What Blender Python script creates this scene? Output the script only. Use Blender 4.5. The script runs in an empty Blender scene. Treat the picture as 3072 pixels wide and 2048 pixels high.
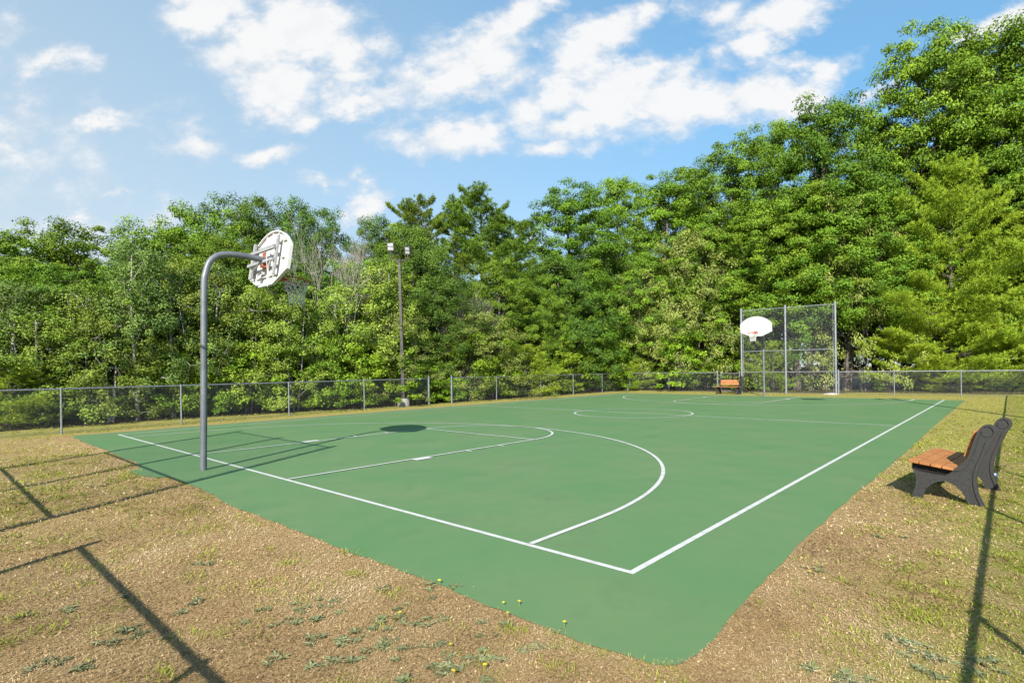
import bpy, math, random
import numpy as np
from mathutils import Vector, Matrix

scene = bpy.context.scene
COL = scene.collection
R = math.radians

# ------------------------------------------------------------------ camera, sky, sun, exposure
cd = bpy.data.cameras.new("camera")
cd.sensor_fit = 'HORIZONTAL'; cd.sensor_width = 36.0; cd.lens = 1649.1 / 3072 * 36.0
cd.shift_y = 84.2 / 3072
cd.clip_start = 0.05; cd.clip_end = 3000
cam = bpy.data.objects.new("camera", cd); COL.objects.link(cam)
_F = Vector((-0.672519, 0.740080, 0)); _R = Vector((0.740012, 0.672457, -0.013576)); _U = Vector((0.010048, 0.009130, 0.999908))
M = Matrix((( _R.x, _U.x, -_F.x, 2.1735), (_R.y, _U.y, -_F.y, -3.7243), (_R.z, _U.z, -_F.z, 1.5781), (0, 0, 0, 1)))
cam.matrix_world = M
scene.camera = cam

SUN_TO = Vector((0.722, -1.335, 1.0)).normalized()
sl = bpy.data.lights.new("sun", 'SUN'); sl.energy = 5.0; sl.angle = R(0.45); sl.color = (1.0, 0.95, 0.86)
so = bpy.data.objects.new("sun", sl); COL.objects.link(so)
so.rotation_euler = (-SUN_TO).to_track_quat('-Z', 'Y').to_euler(); so.location = (10, -18, 20)

CLOUDS = [(-0.55, 0.652, 0.083, 0.051, 0, 1), (-0.448, 0.583, 0.095, 0.063, 0, 1), (-0.377, 0.614, 0.087, 0.067, 0, 1.2), (-0.417, 0.527, 0.087, 0.048, 0, 1), (-0.298, 0.557, 0.055, 0.055, 0, 0.9), (-0.449, 0.5, 0.036, 0.028, 0, 0.8), (-0.378, 0.491, 0.036, 0.028, 0, 0.8), (-0.495, 0.631, 0.048, 0.032, 0, 0.6), (-0.267, 0.494, 0.063, 0.03, 0, 0.95), (-0.315, 0.514, 0.048, 0.032, 0, 0.6), (-0.092, 0.555, 0.095, 0.059, 20, 0.95), (-0.028, 0.589, 0.079, 0.051, 20, 1), (0.028, 0.636, 0.055, 0.04, 30, 0.9), (0.072, 0.663, 0.032, 0.024, 0, 0.7), (-0.164, 0.54, 0.063, 0.032, 10, 0.8), (-0.053, 0.514, 0.087, 0.024, 0, 0.7), (-0.11, 0.428, 0.111, 0.036, 0, 1), (-0.173, 0.419, 0.051, 0.022, 0, 0.8), (-0.038, 0.435, 0.048, 0.036, 0, 0.8), (-0.225, 0.437, 0.032, 0.016, 0, 0.35), (0.097, 0.52, 0.055, 0.048, 20, 0.9), (0.138, 0.575, 0.075, 0.048, 30, 1), (0.186, 0.61, 0.063, 0.04, 20, 1), (0.242, 0.645, 0.036, 0.032, 60, 0.8), (0.2, 0.511, 0.111, 0.051, 0, 1.1), (0.271, 0.502, 0.087, 0.04, 15, 1), (0.136, 0.456, 0.087, 0.04, 15, 1.1), (0.068, 0.418, 0.051, 0.024, 10, 0.9), (0.342, 0.477, 0.111, 0.048, 0, 1.1), (0.43, 0.488, 0.095, 0.04, 0, 1), (0.509, 0.479, 0.087, 0.036, 5, 1), (0.58, 0.514, 0.063, 0.028, 25, 0.8), (0.311, 0.537, 0.04, 0.024, 30, 0.7), (0.392, 0.635, 0.048, 0.048, 0, 0.6), (0.415, 0.603, 0.04, 0.048, 0, 0.5), (0.503, 0.622, 0.079, 0.044, 10, 1.2), (0.454, 0.567, 0.048, 0.036, 20, 1), (0.375, 0.54, 0.04, 0.028, 0, 0.5), (0.525, 0.53, 0.048, 0.024, 0, 0.6), (0.915, 0.644, 0.095, 0.036, 25, 1.1), (0.851, 0.617, 0.048, 0.022, 35, 0.8), (-0.212, 0.517, 0.071, 0.036, 0, 0.7), (0.053, 0.481, 0.048, 0.055, 0, 0.75), (0.011, 0.545, 0.055, 0.048, 0, 0.7), (-0.242, 0.58, 0.048, 0.032, 0, 0.6), (0.313, 0.644, 0.04, 0.032, 0, 0.4), (-0.833, 0.582, 0.063, 0.027, 0, 0.8), (-0.915, 0.637, 0.04, 0.032, 0, 0.35), (-0.727, 0.466, 0.054, 0.022, 0, 0.75), (-0.585, 0.462, 0.044, 0.028, 0, 0.35), (-0.573, 0.422, 0.063, 0.029, 0, 0.7), (-0.435, 0.405, 0.048, 0.026, 0, 0.9), (-0.701, 0.341, 0.044, 0.016, 0, 0.4), (-0.786, 0.296, 0.03, 0.019, 0, 0.75), (-0.856, 0.284, 0.063, 0.024, 0, 0.4), (-0.345, 0.328, 0.036, 0.016, 0, 0.6), (-0.271, 0.338, 0.02, 0.017, 0, 0.6), (-0.254, 0.297, 0.036, 0.025, 20, 0.95), (-0.294, 0.276, 0.032, 0.014, 10, 0.6), (-0.398, 0.465, 0.03, 0.016, 0, 0.4), (0.675, 0.474, 0.04, 0.017, 20, 0.6), (0.05, 0.228, 0.036, 0.022, 0, 0.6), (0.062, 0.269, 0.02, 0.008, 0, 0.3), (-0.926, 0.423, 0.261, 0.087, 0, 0.42), (-0.88, 0.264, 0.333, 0.055, 0, 0.45), (-0.627, 0.277, 0.119, 0.036, 0, 0.4), (-1.083, 0.489, 0.206, 0.127, 0, 0.5), (1.054, 0.42, 0.158, 0.063, 10, 0.8)]

world = bpy.data.worlds.new("World"); scene.world = world; world.use_nodes = True
def build_world():
    nt = world.node_tree; N = nt.nodes; L = nt.links
    N.clear()
    out = N.new('ShaderNodeOutputWorld'); bg = N.new('ShaderNodeBackground'); bg.inputs[1].default_value = 0.081
    L.new(bg.outputs[0], out.inputs[0])
    sky = N.new('ShaderNodeTexSky'); sky.sky_type = 'NISHITA'; sky.sun_disc = False
    sky.sun_elevation = math.asin(SUN_TO.z); sky.sun_rotation = math.atan2(SUN_TO.x, SUN_TO.y)
    sky.air_density = 1.0; sky.dust_density = 0.35; sky.ozone_density = 1.6; sky.altitude = 100
    tc = N.new('ShaderNodeTexCoord')
    def vm(op, a, b=None, s=None):
        n = N.new('ShaderNodeVectorMath'); n.operation = op
        for i, v in enumerate((a, b)):
            if v is None: continue
            if isinstance(v, (tuple, Vector)): n.inputs[i].default_value = tuple(v)
            else: L.new(v, n.inputs[i])
        if s is not None:
            if isinstance(s, float): n.inputs['Scale'].default_value = s
            else: L.new(s, n.inputs['Scale'])
        return n.outputs['Value'] if op in ('DOT_PRODUCT', 'LENGTH') else n.outputs['Vector']
    def ma(op, a, b=None, c=None, clamp=False):
        n = N.new('ShaderNodeMath'); n.operation = op; n.use_clamp = clamp
        for i, v in enumerate((a, b, c)):
            if v is None: continue
            if isinstance(v, (int, float)): n.inputs[i].default_value = v
            else: L.new(v, n.inputs[i])
        return n.outputs[0]
    D = tc.outputs['Generated']
    df = ma('MAXIMUM', vm('DOT_PRODUCT', D, (-0.672519, 0.740080, 0)), 0.05)
    du = vm('DOT_PRODUCT', D, (0.740080, 0.672519, 0)); dv = vm('DOT_PRODUCT', D, (0, 0, 1))
    comb = N.new('ShaderNodeCombineXYZ'); L.new(ma('DIVIDE', du, df), comb.inputs[0]); L.new(ma('DIVIDE', dv, df), comb.inputs[1])
    uv = comb.outputs[0]
    def noise(vec, scale, det, rough=0.55, sc=None):
        n = N.new('ShaderNodeTexNoise'); n.inputs['Scale'].default_value = scale; n.inputs['Detail'].default_value = det
        n.inputs['Roughness'].default_value = rough; L.new(vec, n.inputs['Vector']); return n
    mp = N.new('ShaderNodeMapping'); mp.inputs['Rotation'].default_value = (0, 0, R(-25)); mp.inputs['Scale'].default_value = (0.75, 1.15, 1); L.new(uv, mp.inputs[0])
    w1 = noise(mp.outputs[0], 5.0, 6, .6)
    warp = vm('SCALE', vm('SUBTRACT', w1.outputs['Color'], (0.5, 0.5, 0.5)), s=0.16)
    w2 = noise(mp.outputs[0], 26.0, 5, .6)
    warp2 = vm('SCALE', vm('SUBTRACT', w2.outputs['Color'], (0.5, 0.5, 0.5)), s=0.05)
    q = vm('ADD', vm('ADD', uv, warp), warp2)
    q0 = N.new('ShaderNodeVectorMath'); q0.operation = 'MULTIPLY'; L.new(q, q0.inputs[0]); q0.inputs[1].default_value = (1, 1, 0); q = q0.outputs[0]
    acc = None
    for (u, v, rx, ry, rot, st) in CLOUDS:
        m = N.new('ShaderNodeMapping'); m.vector_type = 'TEXTURE'; L.new(q, m.inputs[0])
        m.inputs['Location'].default_value = (u, v, 0); m.inputs['Rotation'].default_value = (0, 0, R(rot)); m.inputs['Scale'].default_value = (rx * 1.44, ry * 1.44, 1)
        ln = vm('LENGTH', m.outputs[0])
        o = ma('MULTIPLY_ADD', ln, -st, st)
        if acc is None: acc = o
        else:
            sm = N.new('ShaderNodeMath'); sm.operation = 'SMOOTH_MAX'; L.new(acc, sm.inputs[0]); L.new(o, sm.inputs[1]); sm.inputs[2].default_value = 0.12; acc = sm.outputs[0]
    w3 = noise(mp.outputs[0], 16.0, 8, .62)
    d = ma('ADD', acc, ma('MULTIPLY_ADD', w3.outputs['Fac'], 1.35, -0.66))
    mr = N.new('ShaderNodeMapRange'); mr.interpolation_type = 'SMOOTHSTEP'; L.new(d, mr.inputs[0]); mr.inputs[1].default_value = 0.0; mr.inputs[2].default_value = 0.78
    mask = mr.outputs[0]
    # thin high veil, stronger toward the left and the horizon
    hz = N.new('ShaderNodeMapRange'); L.new(ma('MULTIPLY_ADD', du, 0.50, dv), hz.inputs[0]); hz.inputs[1].default_value = 0.66; hz.inputs[2].default_value = -0.20
    hz.inputs[3].default_value = 0.0; hz.inputs[4].default_value = 0.85
    # sky with a slightly richer blue
    hs = N.new('ShaderNodeHueSaturation'); hs.inputs['Saturation'].default_value = 1.0; hs.inputs['Value'].default_value = 1.5; L.new(sky.outputs[0], hs.inputs['Color'])
    gm = N.new('ShaderNodeVectorMath'); gm.operation = 'MULTIPLY'; L.new(hs.outputs[0], gm.inputs[0]); gr = N.new('ShaderNodeValToRGB'); L.new(dv, gr.inputs[0]); el = gr.color_ramp.elements
    el[0].position = .08; el[0].color = (.38, .48, .56, 1); el[1].position = .58; el[1].color = (.90, 1.11, 1.02, 1); e_ = el.new(.34); e_.color = (.50, .76, .78, 1)
    L.new(gr.outputs[0], gm.inputs[1])
    def mix(f, a, b):
        n = N.new('ShaderNodeMix'); n.data_type = 'RGBA'
        L.new(f, n.inputs[0])
        for i, v in ((6, a), (7, b)):
            if isinstance(v, tuple): n.inputs[i].default_value = v
            else: L.new(v, n.inputs[i])
        return n.outputs[2]
    s1 = mix(hz.outputs[0], gm.outputs[0], (4.1, 4.75, 5.15, 1))
    cc = N.new('ShaderNodeMapRange'); L.new(w1.outputs['Fac'], cc.inputs[0]); cc.inputs[1].default_value = .3; cc.inputs[2].default_value = .7
    cs = N.new('ShaderNodeMapRange'); L.new(ma('ADD', ma('MULTIPLY', mask, .55), ma('MULTIPLY', w3.outputs['Fac'], .9)), cs.inputs[0]); cs.inputs[1].default_value = .45; cs.inputs[2].default_value = 1.0
    cloudc = mix(cs.outputs[0], (4.2, 4.6, 5.0, 1), (5.7, 5.7, 5.7, 1))
    op = ma('MULTIPLY', mask, 0.97)
    L.new(mix(op, s1, cloudc), bg.inputs[0])
build_world()
world.cycles.sampling_method = 'MANUAL'; world.cycles.sample_map_resolution = 512
scene.view_settings.view_transform = 'Standard'; scene.view_settings.look = 'None'
scene.view_settings.exposure = 1.05; scene.view_settings.gamma = 1.0
scene.cycles.max_bounces = 6; scene.cycles.diffuse_bounces = 3; scene.cycles.transmission_bounces = 4; scene.cycles.transparent_max_bounces = 4

# ------------------------------------------------------------------ helpers
def newmesh(name, verts, quads=None, tris=None, poly=None, mat=None, smooth=False, tint=None):
    me = bpy.data.meshes.new(name)
    verts = np.asarray(verts, dtype=np.float32)
    lo, tot = [], []
    if tris is not None and len(tris): lo.append(np.asarray(tris, np.int32).ravel()); tot.append(np.full(len(tris), 3, np.int32))
    if quads is not None and len(quads): lo.append(np.asarray(quads, np.int32).ravel()); tot.append(np.full(len(quads), 4, np.int32))
    if poly:
        for f in poly: lo.append(np.asarray(f, np.int32)); tot.append(np.array([len(f)], np.int32))
    lo = np.concatenate(lo); tot = np.concatenate(tot)
    st = np.concatenate([[0], np.cumsum(tot)[:-1]]).astype(np.int32)
    me.vertices.add(len(verts)); me.vertices.foreach_set("co", verts.ravel())
    me.loops.add(len(lo)); me.loops.foreach_set("vertex_index", lo)
    me.polygons.add(len(tot)); me.polygons.foreach_set("loop_start", st)
    try: me.polygons.foreach_set("loop_total", tot)
    except Exception: pass
    me.update(calc_edges=True)
    me.polygons.foreach_set("use_smooth", np.full(len(tot), bool(smooth)))
    if tint is not None:
        a = me.attributes.new("tint", 'FLOAT', 'FACE'); a.data.foreach_set("value", np.asarray(tint, np.float32))
    if mat: me.materials.append(mat)
    return me

class MB:
    """collects shapes that become one mesh"""
    def __init__(s): s.v = []; s.f = []; s.n = 0
    def add(s, v, f):
        s.v.append(np.asarray(v, float)); s.f += [[i + s.n for i in q] for q in f]; s.n += len(v); return s
    def tube(s, pts, r, n=8, cap=True):
        pts = [Vector(p) for p in pts]; k = len(pts)
        rs = r if isinstance(r, (list, tuple)) else [r] * k
        up = None; V = []
        for i, p in enumerate(pts):
            t = (pts[min(i + 1, k - 1)] - pts[max(i - 1, 0)]).normalized()
            if up is None:
                a = Vector((0, 0, 1)) if abs(t.z) < .9 else Vector((1, 0, 0)); up = t.cross(a).normalized()
            else: up = (up - t * up.dot(t)).normalized()
            b = t.cross(up)
            for j in range(n):
                an = 2 * math.pi * j / n; V.append(p + (up * math.cos(an) + b * math.sin(an)) * rs[i])
        f = [[i * n + j, i * n + (j + 1) % n, (i + 1) * n + (j + 1) % n, (i + 1) * n + j] for i in range(k - 1) for j in range(n)]
        if cap: f += [list(range(n))[::-1], [(k - 1) * n + j for j in range(n)]]
        return s.add([tuple(v) for v in V], f)
    def box(s, c, d, ax=None):
        c = np.array(c, float); A = np.eye(3) if ax is None else np.array(ax, float)
        V = [c + A[0] * (sx * d[0] / 2) + A[1] * (sy * d[1] / 2) + A[2] * (sz * d[2] / 2) for sx in (-1, 1) for sy in (-1, 1) for sz in (-1, 1)]
        return s.add(V, [[0, 1, 3, 2], [4, 6, 7, 5], [0, 4, 5, 1], [2, 3, 7, 6], [0, 2, 6, 4], [1, 5, 7, 3]])
    def bbox(s, c, d, ax=None, b=.006):
        """box with chamfered edges"""
        bm = bmesh_box(d, b); A = np.eye(3) if ax is None else np.array(ax, float)
        V = [np.array(c, float) + A[0] * v[0] + A[1] * v[1] + A[2] * v[2] for v in bm[0]]
        return s.add(V, bm[1])
    def prism(s, poly, o, ux, uy, un, t):
        """polygon (x, y) in the plane o+ux*x+uy*y, extruded along un by t"""
        o, ux, uy, un = [np.array(a, float) for a in (o, ux, uy, un)]
        k = len(poly); V = [o + ux * x + uy * y for x, y in poly] + [o + ux * x + uy * y + un * t for x, y in poly]
        return s.add(V, [list(range(k))[::-1], list(range(k, 2 * k))] + [[i, (i + 1) % k, k + (i + 1) % k, k + i] for i in range(k)])
    def sphere(s, c, r, nu=10, nv=6, sc=(1, 1, 1)):
        V = [(c[0], c[1], c[2] + r * sc[2])]
        for i in range(1, nv):
            a = math.pi * i / nv
            for j in range(nu):
                b = 2 * math.pi * j / nu; V.append((c[0] + r * sc[0] * math.sin(a) * math.cos(b), c[1] + r * sc[1] * math.sin(a) * math.sin(b), c[2] + r * sc[2] * math.cos(a)))
        V.append((c[0], c[1], c[2] - r * sc[2])); f = []
        for j in range(nu): f.append([0, 1 + j, 1 + (j + 1) % nu])
        for i in range(nv - 2):
            for j in range(nu): f.append([1 + i * nu + j, 1 + (i + 1) * nu + j, 1 + (i + 1) * nu + (j + 1) % nu, 1 + i * nu + (j + 1) % nu])
        e = len(V) - 1
        for j in range(nu): f.append([e, 1 + (nv - 2) * nu + (j + 1) % nu, 1 + (nv - 2) * nu + j])
        return s.add(V, f)
    def mesh(s, name, mat, smooth=False):
        me = newmesh(name, np.concatenate(s.v), poly=s.f, mat=mat); me.validate()
        if smooth:
            try: me.shade_smooth()
            except Exception: pass
            me.polygons.foreach_set("use_smooth", np.ones(len(me.polygons), bool)); 
        return me
    def build(s, name, mat, parent=None, smooth=False, loc=None):
        o = bpy.data.objects.new(name, s.mesh(name, mat, smooth)); COL.objects.link(o)
        if parent: o.parent = parent
        if loc: o.location = loc
        if smooth:
            m = o.modifiers.new("es", 'EDGE_SPLIT'); m.split_angle = R(40)
        return o

import bmesh
_bb = {}
def bmesh_box(d, b):
    k = (round(d[0], 4), round(d[1], 4), round(d[2], 4), b)
    if k not in _bb:
        bm = bmesh.new(); bmesh.ops.create_cube(bm, size=1)
        for v in bm.verts: v.co = Vector((v.co.x * d[0], v.co.y * d[1], v.co.z * d[2]))
        bmesh.ops.bevel(bm, geom=list(bm.edges), offset=b, segments=2, profile=.5, affect='EDGES')
        bm.verts.ensure_lookup_table()
        _bb[k] = ([tuple(v.co) for v in bm.verts], [[v.index for v in f.verts] for f in bm.faces]); bm.free()
    return _bb[k]

def link(name, me, parent=None, loc=None):
    o = bpy.data.objects.new(name, me); COL.objects.link(o)
    if parent: o.parent = parent
    if loc: o.location = loc
    return o
def tag(o, label=None, cat=None, group=None, kind=None):
    if label: o['label'] = label
    if cat: o['category'] = cat
    if group: o['group'] = group
    if kind: o['kind'] = kind
    return o
def empty(name, loc=(0, 0, 0), rz=0.0):
    o = bpy.data.objects.new(name, None); COL.objects.link(o); o.location = loc; o.rotation_euler = (0, 0, rz); o.empty_display_size = .2
    return o
def copy_tree(o, parent=None):
    c = o.copy(); COL.objects.link(c)
    if parent: c.parent = parent
    for ch in [x for x in o.children]: copy_tree(ch, c)
    return c

# ------------------------------------------------------------------ materials
K = .84      # reflectances are kept a little low for the chosen exposure
def kk(c): return tuple(a * K for a in c)
def mat(name, col, rough=.6, metal=0.0, spec=.4, noise=None, bump=None, coord='Object'):
    m = bpy.data.materials.new(name); m.use_nodes = True; nt = m.node_tree; N = nt.nodes; L = nt.links
    b = N['Principled BSDF']; b.inputs['Roughness'].default_value = rough; b.inputs['Metallic'].default_value = metal
    b.inputs['Specular IOR Level'].default_value = spec
    col = kk(col); b.inputs['Base Color'].default_value = (*col, 1)
    tc = N.new('ShaderNodeTexCoord')
    if noise:
        c2, sc, det, lo, hi = noise; c2 = kk(c2)
        n = N.new('ShaderNodeTexNoise'); n.inputs['Scale'].default_value = sc; n.inputs['Detail'].default_value = det; L.new(tc.outputs[coord], n.inputs['Vector'])
        r = N.new('ShaderNodeMapRange'); r.inputs[1].default_value = lo; r.inputs[2].default_value = hi; L.new(n.outputs['Fac'], r.inputs[0])
        x = N.new('ShaderNodeMix'); x.data_type = 'RGBA'; L.new(r.outputs[0], x.inputs[0]); x.inputs[6].default_value = (*col, 1); x.inputs[7].default_value = (*c2, 1)
        L.new(x.outputs[2], b.inputs['Base Color'])
    if bump:
        sc, st, ds = bump
        n = N.new('ShaderNodeTexNoise'); n.inputs['Scale'].default_value = sc; n.inputs['Detail'].default_value = 5; L.new(tc.outputs[coord], n.inputs['Vector'])
        bp = N.new('ShaderNodeBump'); bp.inputs['Strength'].default_value = st; bp.inputs['Distance'].default_value = ds; L.new(n.outputs['Fac'], bp.inputs['Height']); L.new(bp.outputs[0], b.inputs['Normal'])
    return m

def leafmat(name, c_dark, c_mid, c_light, trans=.16, hue=.02):
    c_dark, c_mid, c_light = kk(c_dark), kk(c_mid), kk(c_light)
    m = bpy.data.materials.new(name); m.use_nodes = True; nt = m.node_tree; N = nt.nodes; L = nt.links
    b = N['Principled BSDF']; b.inputs['Roughness'].default_value = .6; b.inputs['Specular IOR Level'].default_value = .22
    at = N.new('ShaderNodeAttribute'); at.attribute_name = 'tint'
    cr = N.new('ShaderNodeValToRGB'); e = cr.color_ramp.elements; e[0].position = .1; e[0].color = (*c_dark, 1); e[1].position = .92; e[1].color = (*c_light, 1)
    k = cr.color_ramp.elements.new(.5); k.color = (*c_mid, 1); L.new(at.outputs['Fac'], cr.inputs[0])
    oi = N.new('ShaderNodeObjectInfo'); hs = N.new('ShaderNodeHueSaturation'); L.new(cr.outputs[0], hs.inputs['Color'])
    mr = N.new('ShaderNodeMapRange'); L.new(oi.outputs['Random'], mr.inputs[0]); mr.inputs[3].default_value = .5 - hue * .8; mr.inputs[4].default_value = .5 + hue * .3; L.new(mr.outputs[0], hs.inputs['Hue'])
    m2 = N.new('ShaderNodeMath'); m2.operation = 'FRACT'; m3 = N.new('ShaderNodeMath'); m3.operation = 'MULTIPLY'; m3.inputs[1].default_value = 7.31; L.new(oi.outputs['Random'], m3.inputs[0]); L.new(m3.outputs[0], m2.inputs[0])
    mv = N.new('ShaderNodeMapRange'); L.new(m2.outputs[0], mv.inputs[0]); mv.inputs[3].default_value = .80; mv.inputs[4].default_value = 1.20; L.new(mv.outputs[0], hs.inputs['Value'])
    L.new(hs.outputs[0], b.inputs['Base Color'])
    tr = N.new('ShaderNodeBsdfTranslucent'); g = N.new('ShaderNodeMix'); g.data_type = 'RGBA'; g.blend_type = 'MULTIPLY'; g.inputs[0].default_value = 1; L.new(hs.outputs[0], g.inputs[6]); g.inputs[7].default_value = (1.5, 1.35, .7, 1); L.new(g.outputs[2], tr.inputs[0])
    mx = N.new('ShaderNodeMixShader'); mx.inputs[0].default_value = trans; L.new(b.outputs[0], mx.inputs[1]); L.new(tr.outputs[0], mx.inputs[2])
    L.new(mx.outputs[0], N['Material Output'].inputs[0])
    return m

M_GALV = mat('galvanized_steel', (.34, .355, .38), .45, .6, .5, ((.24, .255, .28), 9, 4, .35, .7), (60, .15, .002))
M_WIRE = mat('galvanized_wire', (.19, .20, .215), .5, .4)
M_POLE = mat('weathered_pole', (.185, .197, .216), .5, .35, .4, ((.14, .15, .17), 5, 6, .38, .62), (40, .2, .002))
M_WHITE = mat('white_board_paint', (.60, .59, .565), .4, 0, .4, ((.54, .52, .48), 5, 6, .45, .75), (18, .1, .004))
M_BAR = mat('grey_channel', (.36, .36, .37), .5, .2, .4, ((.28, .28, .29), 12, 4, .4, .65))
M_RUST = mat('red_bracket', (.36, .10, .055), .7, 0, .3, ((.20, .07, .05), 20, 4, .4, .6))
M_RIM = mat('rim_paint', (.50, .045, .03), .5, 0, .4, ((.28, .05, .04), 15, 4, .4, .65))
M_CORD = mat('net_cord', (.62, .62, .58), .8)
M_BRONZE = mat('bronze_pole', (.070, .060, .060), .5, .2, .4, ((.05, .043, .045), 6, 4, .4, .6))
M_LENS = mat('lamp_lens', (.38, .39, .40), .25, 0, .6)
M_CONC = mat('concrete', (.42, .40, .36), .9, 0, .2, ((.30, .28, .25), 8, 8, .35, .7), (40, .5, .01))
M_BLACK = mat('black_plastic', (.019, .019, .019), .62, 0, .4, ((.042, .041, .041), 90, 6, .35, .65), (160, .25, .002))
M_DARK = mat('recess_and_shadow', (.006, .006, .007), .8)
M_SLAT = mat('orange_lumber', (.42, .178, .058), .6, 0, .35, ((.31, .125, .042), 7, 6, .35, .65), (90, .25, .002))
M_BARK = mat('grey_bark', (.17, .145, .125), .9, 0, .2, ((.09, .075, .065), 9, 8, .35, .65), (25, .6, .02))
M_BIRCH = mat('pale_bark', (.40, .375, .335), .8, 0, .2, ((.12, .10, .09), 7, 8, .55, .66), (25, .3, .01))
M_DEAD = mat('bare_wood', (.40, .36, .32), .9, 0, .2, ((.26, .23, .20), 12, 6, .4, .6))
M_MAPLE = leafmat('maple_leaves', (0.069, 0.145, 0.010), (0.123, 0.235, 0.014), (0.206, 0.336, 0.023))
M_OAK = leafmat('oak_leaves', (0.046, 0.108, 0.013), (0.084, 0.166, 0.019), (0.133, 0.231, 0.027))
M_ASPEN = leafmat('aspen_leaves', (0.072, 0.134, 0.027), (0.125, 0.215, 0.042), (0.197, 0.302, 0.062))
M_BIRCHL = leafmat('birch_leaves', (0.109, 0.173, 0.021), (0.191, 0.284, 0.034), (0.288, 0.387, 0.055))
M_WILLOW = leafmat('grey_green_leaves', (0.132, 0.186, 0.036), (0.232, 0.297, 0.060), (0.342, 0.401, 0.087))
M_PINE = leafmat('pine_needles', (0.078, 0.163, 0.023), (0.169, 0.279, 0.030), (0.319, 0.412, 0.047), .2)
M_SOFT = leafmat('young_pine_needles', (0.162, 0.278, 0.025), (0.312, 0.452, 0.036), (0.501, 0.634, 0.058), .3)
M_SHRUB = leafmat('shrub_leaves', (0.087, 0.170, 0.009), (0.164, 0.285, 0.014), (0.263, 0.392, 0.025))
M_ROSET = leafmat('rosette_leaves', (0.108, 0.138, 0.066), (0.171, 0.199, 0.094), (0.243, 0.260, 0.130), .15, .01)
M_YEL = mat('yellow_petals', (.85, .62, .02), .6)
M_STEM = mat('green_stem', (.16, .24, .05), .6)
# ------------------------------------------------------------------ noise for placing wear and plants
_rs = np.random.RandomState(3); _PT = _rs.rand(256, 256)
def vnoise(x, y, s):
    x = np.asarray(x) * s; y = np.asarray(y) * s
    xi = np.floor(x).astype(int); yi = np.floor(y).astype(int); fx = x - xi; fy = y - yi
    fx = fx * fx * (3 - 2 * fx); fy = fy * fy * (3 - 2 * fy)
    g = lambda a, b: _PT[a % 256, b % 256]
    return (g(xi, yi) * (1 - fx) + g(xi + 1, yi) * fx) * (1 - fy) + (g(xi, yi + 1) * (1 - fx) + g(xi + 1, yi + 1) * fx) * fy
def fbm(x, y, s): return (vnoise(x, y, s) + .5 * vnoise(x + 7, y + 3, s * 2.1) + .25 * vnoise(x + 1, y + 9, s * 4.3)) / 1.75

# ------------------------------------------------------------------ setting: ground, court, lines
def ground_material():
    m = bpy.data.materials.new('dry_lawn'); m.use_nodes = True; nt = m.node_tree; N = nt.nodes; L = nt.links
    b = N['Principled BSDF']; b.inputs['Roughness'].default_value = .95; b.inputs['Specular IOR Level'].default_value = .1
    geo = N.new('ShaderNodeNewGeometry'); P = geo.outputs['Position']
    def noise(s, d, r=.6):
        n = N.new('ShaderNodeTexNoise'); n.inputs['Scale'].default_value = s; n.inputs['Detail'].default_value = d; n.inputs['Roughness'].default_value = r; L.new(P, n.inputs['Vector']); return n.outputs['Fac']
    def mr(v, a, b_, c=0., d=1.):
        n = N.new('ShaderNodeMapRange'); L.new(v, n.inputs[0]); n.inputs[1].default_value = a; n.inputs[2].default_value = b_; n.inputs[3].default_value = c; n.inputs[4].default_value = d; return n.outputs[0]
    def mix(f, a, c):
        n = N.new('ShaderNodeMix'); n.data_type = 'RGBA'; L.new(f, n.inputs[0])
        for i, v in ((6, a), (7, c)):
            if isinstance(v, tuple): n.inputs[i].default_value = (*kk(v), 1)
            else: L.new(v, n.inputs[i])
        return n.outputs[2]
    def ma(op, a, c=None):
        n = N.new('ShaderNodeMath'); n.operation = op
        for i, v in enumerate((a, c)):
            if v is None: continue
            if isinstance(v, (int, float)): n.inputs[i].default_value = v
            else: L.new(v, n.inputs[i])
        return n.outputs[0]
    tan = mix(mr(noise(55, 6, .75), .38, .64), (.17, .108, .048), (.53, .37, .185))
    tan = mix(mr(noise(1.3, 5), .45, .7, 0, .45), tan, (.34, .20, .085))
    tan = mix(mr(noise(160, 3, .7), .60, .74, 0, .8), tan, (.54, .45, .32))
    green = mix(mr(noise(38, 6, .75), .36, .66), (.14, .165, .018), (.36, .385, .058))
    sx = N.new('ShaderNodeSeparateXYZ'); L.new(P, sx.inputs[0]); X, Y = sx.outputs[0], sx.outputs[1]
    # greener to the right of the court, along the far end and beyond the left fence
    g1 = mr(ma('ADD', X, ma('MULTIPLY', noise(.8, 4), 1.6)), 2.1, 3.2)
    g1 = ma('MULTIPLY', g1, mr(Y, -3.5, 2.0, .45, 1.))
    g2 = ma('MULTIPLY', mr(X, .2, .9), mr(Y, 2.5, 9, 0, .75))
    g3 = mr(Y, 25.5, 27.0, 0, .7)
    g4 = mr(X, -16.0, -16.9, 0, .75)
    g4 = ma('MAXIMUM', g4, ma('MULTIPLY', mr(X, -3.0, -7.5, 0, .28), mr(Y, -1.0, -2.0)))
    g = ma('MAXIMUM', ma('MAXIMUM', g1, g2), ma('MAXIMUM', g3, g4))
    g = ma('MULTIPLY', g, mr(noise(3.2, 6), .34, .56, .25, 1.0))
    g = ma('MAXIMUM', g, mr(noise(2.3, 5), .60, .72, 0, .55))
    col = mix(g, tan, green)
    L.new(col, b.inputs['Base Color'])
    bp = N.new('ShaderNodeBump'); bp.inputs['Strength'].default_value = .6; bp.inputs['Distance'].default_value = .02; L.new(noise(48, 7, .8), bp.inputs['Height']); L.new(bp.outputs[0], b.inputs['Normal'])
    return m
M_GROUND = ground_material()
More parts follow.
